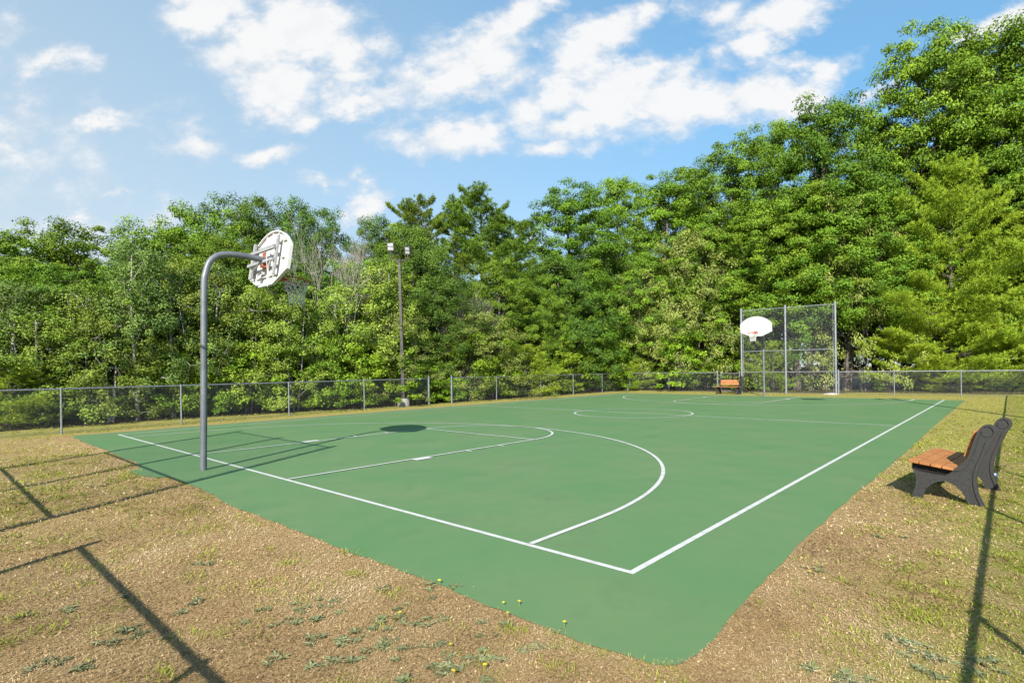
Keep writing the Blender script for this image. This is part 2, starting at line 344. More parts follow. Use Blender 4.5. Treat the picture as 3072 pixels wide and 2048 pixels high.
def sheet(name, poly, z, m, kind='structure'):
    me = newmesh(name, [(x, y, z) for x, y in poly], poly=[list(range(len(poly)))], mat=m)
    o = link(name, me); tag(o, kind=kind); return o
sheet('ground', [(-700, -700), (700, -700), (700, 700), (-700, 700)], 0, M_GROUND)
M_FLOOR = mat('leaf_litter', (.055, .042, .022), .95, 0, .1, ((.11, .10, .035), 2.2, 8, .4, .6), (14, .8, .05), 'Generated')
def wob(a, b, n, amp, seed):
    r = random.Random(seed); return [(a[0] + (b[0] - a[0]) * i / n + r.uniform(-amp, amp), a[1] + (b[1] - a[1]) * i / n + r.uniform(-amp, amp)) for i in range(n + 1)]
inner = wob((-18.8, -30), (-19.3, 4), 30, .25, 1) + wob((-19.0, 5), (-18.3, 12), 8, .15, 2) + wob((-18.2, 13), (-18.3, 30.4), 20, .12, 3) + wob((-17.9, 30.9), (-5.2, 31.2), 16, .12, 4) + wob((-4.6, 32.6), (14, 34.2), 18, .35, 5)
sheet('forest_floor', inner + [(60, 34.5), (60, 160), (-160, 160), (-160, -30)], .006, M_FLOOR)

def court_material():
    m = bpy.data.materials.new('green_court'); m.use_nodes = True; nt = m.node_tree; N = nt.nodes; L = nt.links
    b = N['Principled BSDF']; b.inputs['Roughness'].default_value = .62; b.inputs['Specular IOR Level'].default_value = .28
    geo = N.new('ShaderNodeNewGeometry'); P = geo.outputs['Position']
    def noise(s, d, r=.6):
        n = N.new('ShaderNodeTexNoise'); n.inputs['Scale'].default_value = s; n.inputs['Detail'].default_value = d; n.inputs['Roughness'].default_value = r; L.new(P, n.inputs['Vector']); return n.outputs['Fac']
    def mr(v, a, b_, c=0., d=1.):
        n = N.new('ShaderNodeMapRange'); L.new(v, n.inputs[0]); n.inputs[1].default_value = a; n.inputs[2].default_value = b_; n.inputs[3].default_value = c; n.inputs[4].default_value = d; return n.outputs[0]
    def mix(f, a, c):
        n = N.new('ShaderNodeMix'); n.data_type = 'RGBA'; L.new(f, n.inputs[0])
        for i, v in ((6, a), (7, c)):
            if isinstance(v, tuple): n.inputs[i].default_value = (*kk(v), 1)
            else: L.new(v, n.inputs[i])
        return n.outputs[2]
    c = mix(mr(noise(.6, 6, .65), .38, .62), (.088, .198, .074), (.122, .204, .086))
    c = mix(mr(noise(2.6, 6), .42, .72, 0, .35), c, (.070, .178, .068))
    c = mix(mr(noise(260, 2), .3, .8, 0, .18), c, (.20, .24, .14))
    c = mix(mr(noise(7, 9, .75), .62, .72, 0, .35), c, (.22, .27, .16))
    c = mix(mr(noise(1.1, 7, .7), .54, .68, 0, .30), c, (.075, .13, .06))
    c = mix(mr(noise(14, 8, .8), .66, .72, 0, .45), c, (.30, .30, .22))
    L.new(c, b.inputs['Base Color'])
    bp = N.new('ShaderNodeBump'); bp.inputs['Strength'].default_value = .25; bp.inputs['Distance'].default_value = .003; L.new(noise(300, 2), bp.inputs['Height']); L.new(bp.outputs[0], b.inputs['Normal'])
    return m
M_COURT = court_material()
M_LINE = mat('line_paint', (.55, .55, .54), .6, 0, .3, ((.36, .40, .34), 7, 10, .48, .78), None, 'Object')
W, CL, FTY, HW, CR, RA, YB, AA = 15.24, 26.51, 5.646, 1.915, 2.002, 6.58, 1.0, 1.041
# apron outline with the ragged near edge of the photograph
rg = random.Random(11)
def ragged(pts, step, amp):
    out = []
    for a, b in zip(pts[:-1], pts[1:]):
        n = max(1, int(math.hypot(b[0] - a[0], b[1] - a[1]) / step))
        for i in range(n):
            t = i / n; x = a[0] + (b[0] - a[0]) * t; y = a[1] + (b[1] - a[1]) * t
            k = float(fbm(x + 50, y + 50, 2.2)) - .5; k2 = float(vnoise(x, y, 9)) - .5
            out.append((x + (k * 2 * amp + k2 * amp * .9) * (0.3 if abs(b[0] - a[0]) > abs(b[1] - a[1]) else 1), y + (k * 2 * amp + k2 * amp * .7) * (1 if abs(b[0] - a[0]) > abs(b[1] - a[1]) else .3)))
    return out
near = [(-16.0, -.86), (-14.6, -.95), (-12.4, -.9), (-10.9, -.97), (-9.6, -.95), (-9.0, -1.0), (-8.6, -1.12), (-8.45, -1.33), (-7.9, -1.33), (-7.55, -1.22), (-7.4, -1.06), (-6.6, -1.03), (-4.65, -1.14), (-2.37, -1.14), (-.65, -1.12), (.22, -1.13), (.54, -1.11), (.76, -1.08), (.86, -1.0), (.885, -.84), (.85, -.16), (.81, .54), (.77, 1.84), (.75, 3.0), (.76, 7.6), (.70, 15), (.70, 26.55)]
apron = ragged(near[:18], .10, .045) + ragged(near[17:], .10, .022) + [(.70, 26.56), (-15.95, 26.56)] + ragged([(-15.95, 26.56), (-15.93, 13), (-16.0, -.86)], .25, .05)
sheet('basketball_court', apron, .008, M_COURT)
def ring(cx, cy, r, w, a0, a1, n):
    V, f = [], []
    for i in range(n + 1):
        a = a0 + (a1 - a0) * i / n
        V += [(cx + (r - w / 2) * math.cos(a), cy + (r - w / 2) * math.sin(a), 0), (cx + (r + w / 2) * math.cos(a), cy + (r + w / 2) * math.sin(a), 0)]
    return V, [[2 * i, 2 * i + 1, 2 * i + 3, 2 * i + 2] for i in range(n)]
LW = .055
def rect(mb, x0, y0, x1, y1, z=0): mb.add([(x0, y0, z), (x1, y0, z), (x1, y1, z), (x0, y1, z)], [[0, 1, 2, 3]])
h = LW / 2
b = MB()
rect(b, -W - h, -h, h, h)                                   # near baseline
rect(b, -h, h, h, CL - h); rect(b, -W - h, h, -W + h, CL - h)       # sidelines
rect(b, -W - h, CL - h, h, CL + h - .02)
rect(b, -W + h, CL / 2 - h, -h, CL / 2 + h)                  # half-way
lines = b.build('boundary_lines', M_LINE); lines.location.z = .012; tag(lines, kind='structure')
b = MB()
b.add(*ring(-W / 2, CL / 2, CR, LW, 0, math.pi * 2, 96))
o = b.build('centre_circle', M_LINE); o.location.z = .0155; tag(o, kind='structure')
b = MB(); k1 = MB()
for sgn in (0, 1):
    fy = (lambda y: y) if not sgn else (lambda y: CL - y)
    def rc(mb, x0, ya, x1, yb):
        y0, y1 = sorted((fy(ya), fy(yb))); rect(mb, x0, y0, x1, y1)
    cx = -W / 2
    for s in (-1, 1):
        x = cx + s * HW; rc(k1, x - h, h, x + h, FTY - h)
        xa = cx + s * RA; rc(b, xa - h, h, xa + h, YB)
        # block and hash marks beside the lane
        xo = x + s * (h + .075)
        rc(k1, xo - .075, 2.25, xo + .075, 2.62)
        for yy in (3.55, 4.45): rc(k1, xo - .075, yy, xo + .075, yy + .055)
    rc(k1, cx - HW - h, FTY - h, cx + HW + h, FTY + h)
    a0, a1 = (0, math.pi) if not sgn else (math.pi, 2 * math.pi)
    V, f = ring(cx, fy(YB), RA, LW, a0, a1, 128); b.add(V, f)
    V, f = ring(cx, fy(FTY), HW, LW, a0 + (.012 if not sgn else .012), a1 - .012, 80); k1.add(V, f)
o = b.build('three_point_lines', M_LINE); o.location.z = .0155; tag(o, kind='structure')
o = k1.build('lane_lines', M_LINE); o.location.z = .019; tag(o, kind='structure')
# dark oval patch laid on the court at the far end
st = [( -4.66 + .50 * math.cos(a) * (1 + .12 * math.sin(3 * a)), 24.5 + .36 * math.sin(a) * (1 + .1 * math.sin(2 * a + 1))) for a in np.linspace(0, 2 * math.pi, 40)[:-1]]
o = sheet('court_dark_patch', st, .0225, mat('dark_patch', (.016, .035, .02), .5)); 

# ------------------------------------------------------------------ basketball hoops
BT = .156; BC = np.array([0, 1.168, 3.61]); BS = 1.042
bu = np.array([1, 0, 0]); bv = np.array([0, math.sin(BT), math.cos(BT)]); bn = np.array([0, math.cos(BT), -math.sin(BT)])   # bn: toward the court
def fan(inset=0.0):
    pts = []; rr = .9325
    cy = .485 - rr; a = math.asin(.74 / rr)
    for i in range(25):
        t = -a + 2 * a * i / 24; pts.append((math.sin(t) * rr, cy + math.cos(t) * rr))
    pts = [(x, y) for x, y in pts] + [(.74, -.275), (.27, -.485), (-.27, -.485), (-.74, -.275)]
    if inset: pts = [(x * (1 - inset / .74), y * (1 - inset / .485)) for x, y in pts]
    return [(x * BS, y * BS) for x, y in pts]
def make_hoop(label):
    t = empty('basketball_hoop'); tag(t, label, 'basketball hoop', 'basketball hoops of the court')
    path = [(0, 0, -.05), (0, .02, 1.0), (0, .035, 2.0), (0, .05, 3.0), (0, .075, 3.22), (0, .13, 3.40), (0, .22, 3.51), (0, .34, 3.57), (0, .50, 3.595), (0, .72, 3.595), (0, 1.06, 3.575)]
    P = [Vector(p) for p in path]; sm = []
    for i in range(len(P) - 1):                        # Catmull-Rom
        p0, p1, p2, p3 = P[max(i - 1, 0)], P[i], P[i + 1], P[min(i + 2, len(P) - 1)]
        for k in range(5):
            u = k / 5; sm.append(.5 * ((2 * p1) + (p2 - p0) * u + (2 * p0 - 5 * p1 + 4 * p2 - p3) * u * u + (3 * p1 - p0 - 3 * p2 + p3) * u ** 3))
    sm.append(P[-1]); MB().tube(sm, .051, 20).build('pole', M_POLE, t, True)
    brd = MB(); o = BC
    brd.prism(fan(), o - bn * .004, bu, bv, bn, .012)
    fo, fi = fan(), fan(.022); n = len(fo)
    for i in range(n):                                 # turned-back rim of the board
        j = (i + 1) % n
        q = [fo[i], fo[j], fi[j], fi[i]]
        V = [o - bn * .0045 + bu * x + bv * y for x, y in q] + [o - bn * .05 + bu * x + bv * y for x, y in q]
        brd.add(V, [[0, 3, 2, 1], [4, 5, 6, 7], [0, 1, 5, 4], [1, 2, 6, 5], [2, 3, 7, 6], [3, 0, 4, 7]])
    bo = brd.build('backboard', M_WHITE, t)
    ribs = [((-.57, .255), (.32, .25)), ((.44, .255), (.56, .26)), ((-.46, -.33), (.32, -.335)), ((.46, -.05), (.56, -.05))]
    for a, c in ribs:
        a, c = np.array(a), np.array(c); m_ = (a + c) / 2
        MB().box(o + bu * m_[0] + bv * m_[1] - bn * .025, (c[0] - a[0], .014, .04), (bu, bv, bn)).build('rib', M_WHITE, bo)
    for x in (-.24, .0, .24, .62, -.62):
        y0, y1 = (-.47, .47) if abs(x) < .5 else (-.30, .22)
        MB().box(o + bu * x + bv * (y0 + y1) / 2 - bn * .022, (.012, y1 - y0, .034), (bu, bv, bn)).build('rib', M_WHITE, bo)
    for x, y0, y1 in ((.38, -.35, .35), (-.55, -.34, .33)):
        MB().bbox(o + bu * x + bv * (y0 + y1) / 2 - bn * .095, (.066, y1 - y0, .045), (bu, bv, bn), .005).build('support_bar', M_BAR, t)
    for y in (.115, -.10):
        MB().bbox(o + bu * -.10 + bv * y - bn * .148, (1.02, .052, .045), (bu, bv, bn), .005).build('support_bar', M_BAR, t)
    mb = MB().bbox(np.array([0, 1.045, 3.575]), (.13, .018, .26), None, .003); mb.box((0, 1.02, 3.46), (.05, .10, .05)); mb.box((0, 1.06, 3.49), (.02, .09, .16))
    for dx in (-.05, .05):
        for dz in (-.1, .1): mb.tube([(dx, 1.03, 3.575 + dz), (dx, 1.06, 3.575 + dz)], .011, 6)
    mb.build('mounting_bracket', M_RUST, t)
    MB().tube([tuple(o + bu * -.46 + bv * -.19 - bn * .10), tuple(o + bu * -.10 + bv * -.11 - bn * .16)], .016, 8).build('brace', M_BAR, t)
    # rim: ring, plate on the board face, hooks
    rc_, rr = np.array([0, 1.62, 3.275]), .231
    rm = MB(); rt = .045
    rm.tube([(rc_[0] + rr * math.cos(a), rc_[1] + rr * math.sin(a), rc_[2] - rt * math.sin(a)) for a in np.linspace(0, 2 * math.pi, 41)], .0115, 8, False)
    pf = BC + bv * -.33 + bn * .02
    rm.bbox(pf, (.16, .15, .02), (bu, bv, bn), .003)
    rm.box((0, 1.335, 3.262), (.11, .17, .028))
    for s in (-1, 1):
        rm.tube([tuple(pf + bu * .06 * s - bv * .05), (s * .165, 1.46, 3.262)], .009, 6)
        rm.tube([tuple(pf + bu * .04 * s + bv * .02), (s * .09, 1.405, 3.277)], .009, 6)
    rm.build('rim', M_RIM, t, True)
    nt = MB(); n = 12; rows = [(0, .228, 0), (.07, .205, .5), (.14, .180, 0), (.21, .158, .5), (.28, .143, 0), (.35, .136, .5), (.41, .132, 0)]
    pt = lambda k, i: (rc_[0] + rows[k][1] * math.cos(2 * math.pi * (i + rows[k][2]) / n), rc_[1] + rows[k][1] * math.sin(2 * math.pi * (i + rows[k][2]) / n), rc_[2] - .012 - rows[k][0])
    for k in range(len(rows) - 1):
        off = rows[k][2]
        for i in range(n):
            a = pt(k, i)
            for j in ((i, i - 1) if off == 0 else (i, i + 1)): nt.tube([a, pt(k + 1, j)], .0058, 4, False)
    for i in range(0, n, 3): nt.tube([pt(6, i), (pt(6, i)[0] * .98, pt(6, i)[1], pt(6, i)[2] - .05)], .006, 4, False)
    nt.tube([pt(6, 1), (.11, 1.66, 2.80), (.115, 1.665, 2.75)], .006, 4)
    nt.build('net', M_CORD, t)
    for pts in ([(.17, .02, .17), (.21, -.05, .18), (.22, -.3, .13), (.235, -.56, .10)], [(.33, -.12, .15), (.28, -.2, .16), (.28, -.4, .12), (.33, -.52, .09)]):
        MB().tube([tuple(o + bu * a + bv * b_ - bn * c) for a, b_, c in pts], .006, 5).build('cord', M_CORD, t)
    return t
near_hoop = make_hoop('curved grey pole hoop nearest the camera, seen from behind its white board')
near_hoop.location = (-7.6, -.49, 0)
far_hoop = copy_tree(near_hoop); far_hoop.location = (-7.47, 26.60, 0); far_hoop.rotation_euler = (0, 0, math.pi)
far_hoop['label'] = 'hoop at the far end, its blank white board facing the camera before the tall backstop'

# ------------------------------------------------------------------ benches
FR = [(-.332,.347),(-.314,.331),(-.293,.281),(-.287,.214),(-.294,.13),(-.314,.074),(-.336,.018),(-.33,-.02),(-.24,-.02),(-.227,.036),(-.197,.115),(-.142,.182),(-.082,.221),(-.023,.236),(.023,.228),(.08,.197),(.124,.15),(.157,.098),(.179,.037),(.196,-.02),(.336,-.02),(.31,.046),(.278,.125),(.263,.214),(.264,.312),(.276,.391),(.298,.464),(.337,.581),(.369,.654),(.397,.732),(.430,.79),(.443,.832),(.433,.873),(.409,.895),(.372,.906),(.335,.898),(.302,.868),(.28,.828),(.263,.777),(.241,.705),(.212,.596),(.184,.508),(.15,.461),(.093,.404),(.053,.366),(-.011,.30),(-.111,.305),(-.261,.326)]
GR = [(.036,.350),(.121,.364),(.166,.399),(.197,.459),(.234,.563),(.268,.672),(.290,.765),(.312,.837),(.338,.873),(.372,.882),(.398,.860),(.411,.823),(.395,.785),(.362,.752),(.340,.713),(.321,.642),(.288,.533),(.255,.452),(.232,.35),(.228,.244),(.241,.154),(.262,.08),(.300,-.02)]
def offs(line, d):
    out = []
    for i, p in enumerate(line):
        a = line[max(i - 1, 0)]; c = line[min(i + 1, len(line) - 1)]
        tx, ty = c[0] - a[0], c[1] - a[1]; l = math.hypot(tx, ty) or 1
        out.append((p[0] - ty / l * d, p[1] + tx / l * d))
    return out
def make_bench(label):
    t = empty('park_bench'); tag(t, label, 'bench', 'benches beside the court')
    X, Y, Z = np.array([1, 0, 0]), np.array([0, 1, 0]), np.array([0, 0, 1])
    def face(o, n):                                   # moulded face: outer band and inner panel with a groove between
        mb = MB()
        gout = offs(GR, .006); gin = offs(GR, -.006)
        k0, k1 = FR.index((.053,.366)), FR.index((.336,-.02))
        band = FR[k1:k0 + 1] + gout[0:]
        mb.prism([(x, z) for x, z in band], o, X, Z, n, .011)
        inner_ = gin + FR[FR.index((.196,-.02))::-1][:0] + list(reversed(FR[0:k1])) [0:] + [FR[-1], FR[-2], FR[-3]]
        mb.prism(inner_, o, X, Z, n, .008)
        c = (.358, .815); mb.prism([(c[0] + .047 * math.cos(a), c[1] + .044 * math.sin(a)) for a in np.linspace(0, 2 * math.pi, 25)[:-1]], np.array(o) + np.array(n) * .008, X, Z, n, .006)
        return mb
    for y0 in (0.0, 1.13):
        mb = MB().prism(FR, (0, y0 + .012, 0), X, Z, Y, .056)
        for m_ in (face((0, y0 + .012, 0), -Y), face((0, y0 + .068, 0), Y)):
            base = mb.n; mb.v += m_.v; mb.f += [[i + base for i in q] for q in m_.f]; mb.n += m_.n
        fo = mb.build('end_frame', M_BLACK, t)
        box = [(-.328, .352), (-.262, .330), (-.012, .304), (.040, .352), (.03, .372), (-.325, .424)]
        MB().prism(box, (0, y0 + .018, 0), X, Z, Y, .045).build('seat_support', M_DARK, fo)
    sl_ = -.125; ax = np.array([1, 0, sl_]) / math.hypot(1, sl_); az = np.array([-sl_, 0, 1]) / math.hypot(1, sl_)
    x = -.342
    for w in (.094, .100, .100, .100):
        c = np.array([x + w / 2, .60, .4415 + (x + w / 2 + .342) * sl_])
        MB().bbox(c, (w, 1.32, .032), (ax, Y, az), .005).build('seat_slat', M_SLAT, t); x += w + .007
    bx = np.array([.300, 0, .954]); bzn = np.array([.954, 0, -.300])
    for i, (x0, z0) in enumerate(((.140, .530), (.171, .630), (.202, .730))):
        c = np.array([x0, 0, z0]) + bx * .048 + bzn * .018 + Y * .60
        MB().bbox(c, (.034, 1.03, .096), (bzn, Y, bx), .005).build('back_slat', M_SLAT, t)
    return t
near_bench = make_bench('orange slatted bench with black moulded end frames on the grass at right')
near_bench.location = (1.61, 4.24, 0); near_bench.rotation_euler = (0, 0, -R(6))
far_bench = copy_tree(near_bench); far_bench.location = (-9.22, 27.88, 0); far_bench.rotation_euler = (0, 0, R(90))
far_bench['label'] = 'small distant orange slatted bench in front of the fence gate'

# ------------------------------------------------------------------ fences
_mesh_cache = {}
def chain_mb(A, B, z0, z1, mb, wire=.0015, knuckle=True):
    A = np.array(A, float); B = np.array(B, float); Lx = np.linalg.norm(B - A); d = (B - A) / Lx; H = z1 - z0
    nrm = np.array([-d[1], d[0]]); s = .0707
    for sg in (1, -1):
        off = nrm * .0018 * sg
        k = -int(H / s) - 1
        while k * s < Lx:
            x0 = k * s; x1 = x0 + H; za, zb = 0., H
            if x0 < 0: za = -x0; x0 = 0.
            if x1 > Lx: zb = H - (x1 - Lx); x1 = Lx
            k += 1
            if zb - za < .02: continue
            if sg < 0: za, zb = H - za, H - zb
            p = A + d * x0 + off; q = A + d * x1 + off
            a = np.array([p[0], p[1], z0 + za]); c = np.array([q[0], q[1], z0 + zb])
            t = (c - a) / np.linalg.norm(c - a); n1 = np.array([nrm[0], nrm[1], 0.]); n2 = np.cross(t, n1)
            V = []
            for e in (a, c):
                for an in (0, 2.094, 4.189): V.append(e + (n1 * math.cos(an) + n2 * math.sin(an)) * wire)
            mb.add(V, [[0, 1, 4, 3], [1, 2, 5, 4], [2, 0, 3, 5]])
    if knuckle:
        k = 0
        while k * s < Lx:
            p = A + d * (k * s); q = A + d * (k * s + s * .45)
            mb.tube([(p[0] - nrm[0] * .022, p[1] - nrm[1] * .022, z1 - .03), (p[0] - nrm[0] * .02, p[1] - nrm[1] * .02, z1 + .028), (q[0] + nrm[0] * .004, q[1] + nrm[1] * .004, z1 + .05)], .0036, 3, False); k += 1
def fence(name, label, posts, H=1.22, cat='fence', group='chain-link fence runs round the court', term=(), pr=.024, hidden_knuckle=False, rail_r=.021):
    t = empty(name, (posts[0][0], posts[0][1], 0)); tag(t, label, cat, group); o = Vector(t.location)
    P = [Vector((x - o.x, y - o.y, 0)) for x, y in posts]
    mb = MB()
    for a, c in zip(P[:-1], P[1:]): chain_mb((a.x, a.y), (c.x, c.y), .03, H - .01, mb)
    mb.build('chain_mesh', M_WIRE, t)
    MB().tube([(p.x, p.y, H + .0) for p in P], rail_r, 10).build('top_rail', M_GALV, t, True)
    MB().tube([(p.x, p.y, .035) for p in P], .004, 5).build('bottom_wire', M_WIRE, t)
    for i, p in enumerate(P):
        tm = i in term; r_ = .036 if tm else pr; top = H + (.10 if tm else -.02)
        po = MB().tube([(p.x, p.y, -.05), (p.x, p.y, top)], r_, 12).build('post', M_GALV, t, True)
        if tm: MB().sphere((p.x, p.y, top), r_ * 1.12, 10, 6, (1, 1, .7)).build('post_cap', M_GALV, po, True)
        else: MB().tube([(p.x, p.y, H - .035), (p.x, p.y, H + .028)], r_ * 1.35, 12).build('post_cap', M_GALV, po, True)
        if tm:
            dr = (P[1] - P[0]).normalized() if i == 0 else (P[i - 1] - P[i]).normalized()
            q = p + dr * .055; MB().box((q.x, q.y, H / 2), (.006, .018, H - .04)).build('tension_bar', M_GALV, t)
            for z in (.2, .5, .8, 1.1):
                tb = MB(); tb.tube([(p.x, p.y, z - .012), (p.x, p.y, z + .012)], r_ * 1.25, 10); tb.box(((p.x + q.x) / 2, (p.y + q.y) / 2, z), (.05, .05, .02)); tb.build('tension_band', M_GALV, t)
    return t
fence('chain_link_fence', 'knee-high-to-chest grey chain-link fence along the left side, up to the lamp post gap', [(-16.55, -7.3), (-16.68, -4.1), (-16.85, -.93), (-17.05, 2.03), (-17.3, 5.61), (-17.45, 8.85), (-17.6, 12.35)], term=(6,))
fence('chain_link_fence', 'grey chain-link fence run from the gap beside the lamp post to the far corner', [(-17.6, 13.73), (-17.6, 16.82), (-17.6, 20.45), (-17.6, 23.56), (-17.6, 26.77), (-17.55, 29.9)], term=(0, 5))
fence('chain_link_fence', 'chain-link fence across the far end, left of the small gate', [(-17.45, 29.95), (-14.4, 29.75), (-11.18, 29.72)], term=(2,))
fence('chain_link_fence', 'low chain-link fence right of the tall backstop, on green grass', [(-4.72, 29.95), (-2.28, 30.25), (.37, 30.4), (2.87, 30.5)], term=(0, 3))
fence('chain_link_fence', 'side fence on the right whose rail throws the long shadow past the bench', [(2.87, 30.4), (2.87, 26.6), (2.87, 23.0), (2.87, 19.2), (2.87, 15.7), (2.87, 12.3), (2.87, 8.9), (2.87, 5.55), (2.87, 2.5), (2.87, -.87), (2.87, -4.2)], term=())
fence('chain_link_fence', 'fence by the camera whose rail shadow crosses the bottom left corner', [(-3.3, -4.3), (-.22, -4.3), (2.8, -4.3)], term=(0,))
def backstop(label, posts, H=5.0):
    t = empty('backstop_fence', (posts[1][0], posts[1][1], 0)); tag(t, label, 'backstop fence', 'tall chain-link backstops'); o = Vector(t.location)
    P = [Vector((x - o.x, y - o.y, 0)) for x, y in posts]
    for a, c in zip(P[:-1], P[1:]):
        m_ = MB(); chain_mb((a.x, a.y), (c.x, c.y), .03, H - .14, m_, .0016, False); m_.build('chain_mesh', M_WIRE, t)
    for z, r_ in ((H - .13, .022), (2.45, .021), (1.235, .021), (.04, .006)):
        MB().tube([(p.x, p.y, z) for p in P], r_, 10).build('rail', M_GALV, t, True)
    for i, p in enumerate(P):
        po = MB().tube([(p.x, p.y, -.05), (p.x, p.y, H - .02)], .056, 14).build('post', M_GALV, t, True)
        MB().sphere((p.x, p.y, H - .02), .062, 12, 6, (1, 1, .75)).build('post_cap', M_GALV, po, True)
        if i in (0, 2):
            dr = (P[1] - P[i]).normalized(); q = p + dr * .11
            MB().tube([(q.x, q.y, .05), (q.x, q.y, H - .15)], .009, 6).build('tension_bar', M_GALV, t)
            for k in range(12):
                z = .25 + k * .4; tb = MB(); tb.tube([(p.x, p.y, z - .013), (p.x, p.y, z + .013)], .060, 12); tb.box(((p.x + q.x) / 2, (p.y + q.y) / 2, z), (.11, .02, .02)); tb.build('tension_band', M_GALV, t)
    return t
backstop('tall three-post chain-link backstop behind the far hoop', [(-9.68, 29.6), (-7.27, 29.68), (-4.82, 29.88)])
backstop('tall backstop just left of the picture that shadows the near baseline', [(-9.75, -4.3), (-7.35, -4.3), (-4.86, -4.3)])
g = empty('fence_gate', (-10.96, 29.68, 0)); tag(g, 'narrow chain-link gate directly behind the far orange bench', 'gate')
mb = MB()
for p, q in (((0, 0, .08), (0, 0, 1.28)), ((1.13, -.04, .08), (1.13, -.04, 1.28)), ((0, 0, 1.17), (1.13, -.04, 1.17)), ((0, 0, .12), (1.13, -.04, .12))): mb.tube([p, q], .02, 8)
mb.build('gate_frame', M_GALV, g, True)
mb = MB(); chain_mb((.02, 0), (1.11, -.04), .13, 1.16, mb, .0015, False); mb.build('chain_mesh', M_WIRE, g)
MB().box((1.19, -.04, .86), (.13, .03, .03)).build('latch', M_GALV, g)
MB().box((-.1, 0, 1.05), (.2, .03, .03)).box((-.1, 0, .25), (.2, .03, .03)).build('hinge', M_GALV, g)
# concrete footing at the right backstop post
def lump(rad, hh, seed, n=14, rings=4):
    r = random.Random(seed); V = [(0, 0, hh)]; ph = [r.uniform(.75, 1.2) for _ in range(n)]
    for k in range(1, rings + 1):
        for j in range(n):
            a = 2 * math.pi * j / n; q = k / rings; rr = rad * q * (1 + (ph[j] - 1) * q)
            V.append((rr * math.cos(a), rr * .7 * math.sin(a), hh * (1 - q ** 3) * r.uniform(.85, 1.1) - (.02 if k == rings else 0)))
    f = [[0, 1 + j, 1 + (j + 1) % n] for j in range(n)]
    for k in range(rings - 1):
        for j in range(n): a = 1 + k * n + j; c = 1 + k * n + (j + 1) % n; f.append([a, a + n, c + n, c])
    return V, f
o = MB().add(*lump(.42, .09, 4)).build('concrete_footing', M_CONC); o.location = (-5.0, 29.72, 0); tag(o, 'rough concrete footing at the foot of the right backstop post', 'footing')

# ------------------------------------------------------------------ floodlight mast on its concrete base
def light_mast(loc, label, aim):
    t = empty('floodlight_pole', loc, aim); tag(t, label, 'light pole', 'floodlight poles beside the court')
    b = MB(); s = [(-.075, .06)]
    for i, (z, w, dx) in enumerate(((.36, .072, 0), (6.42, .05, -.10))):
        b.v.append(np.array([(dx - w, -w, z), (dx + w, -w, z), (dx + w, w, z), (dx - w, w, z)])); b.n += 4
    b.f += [[0, 1, 5, 4], [1, 2, 6, 5], [2, 3, 7, 6], [3, 0, 4, 7], [4, 5, 6, 7]]
    b.build('mast', M_BRONZE, t)
    MB().bbox((0, 0, .375), (.26, .26, .025), None, .004).build('base_plate', M_BRONZE, t)
    c = MB(); c.tube([(0, 0, -.05), (0, 0, .34), (0, 0, .36)], [.27, .27, .255], 28); c.build('concrete_base', M_CONC, t, True)
    MB().tube([(-.22, -.17, .06), (-.12, -.245, .2), (.04, -.26, .335), (.06, -.15, .37)], .014, 6).build('shadow_strip', M_DARK, t)  # near-black tube standing in for a strap-like shadow across the base
    arm = MB(); x0 = -.10
    arm.tube([(x0, 0, 6.38), (x0, 0, 6.56)], .06, 12)
    for s_ in (-1, 1): arm.tube([(x0, 0, 6.48), (x0 + s_ * .22, 0, 6.49), (x0 + s_ * .33, 0, 6.53), (x0 + s_ * .385, 0, 6.62), (x0 + s_ * .39, 0, 6.80)], .028, 10)
    arm.build('crossarm', M_BRONZE, t, True)
    for s_, yaw, dz in ((-1, .05, 0.06), (1, -.55, -.12)):
        hx = np.array([math.cos(yaw), math.sin(yaw), 0]); hy = np.array([math.sin(yaw), -math.cos(yaw), 0]); tl = .35 if s_ < 0 else .45
        up = np.array([0, 0, math.cos(tl)]) + -hy * math.sin(tl); nn = hy * math.cos(tl) + np.array([0, 0, math.sin(tl)]) * 1
        nn = hy * math.cos(tl) - np.array([0, 0, -math.sin(tl)]) * 0 - np.array([0, 0, 1]) * 0; 
        up = np.array([0, 0, 1.]) * math.cos(tl * .6) + hy * math.sin(tl * .6); nn = hy * math.cos(tl * .6) - np.array([0, 0, 1.]) * math.sin(tl * .6)
        if s_ > 0: rl = .16; hx, up = hx * math.cos(rl) - up * math.sin(rl), up * math.cos(rl) + hx * math.sin(rl)
        c0 = np.array([x0 + s_ * .39, 0, 7.05 + dz])
        hd = MB().bbox(c0, (.33, .37, .09), (hx, up, nn), .012)
        for k in range(6): hd.box(c0 - nn * .06 + hx * (-.125 + .05 * k), (.012, .34, .04), (hx, up, nn))
        hd.tube([(x0 + s_ * .39, 0, 6.76), tuple(c0 - up * .20)], .035, 10)
        ho = hd.build('floodlight', M_BRONZE, t)
        for k in (-1, 1): MB().bbox(c0 + up * k * .082 + nn * .047, (.245, .125, .008), (hx, up, nn), .002).build('lens', M_LENS, ho)
    return t
light_mast((-17.86, 11.12, 0), 'bronze mast with two floodlights on a round concrete base at the fence gap', R(38))
light_mast((2.95, 16.9, 0), 'floodlight mast outside the right edge that shadows the far corner', R(-140))

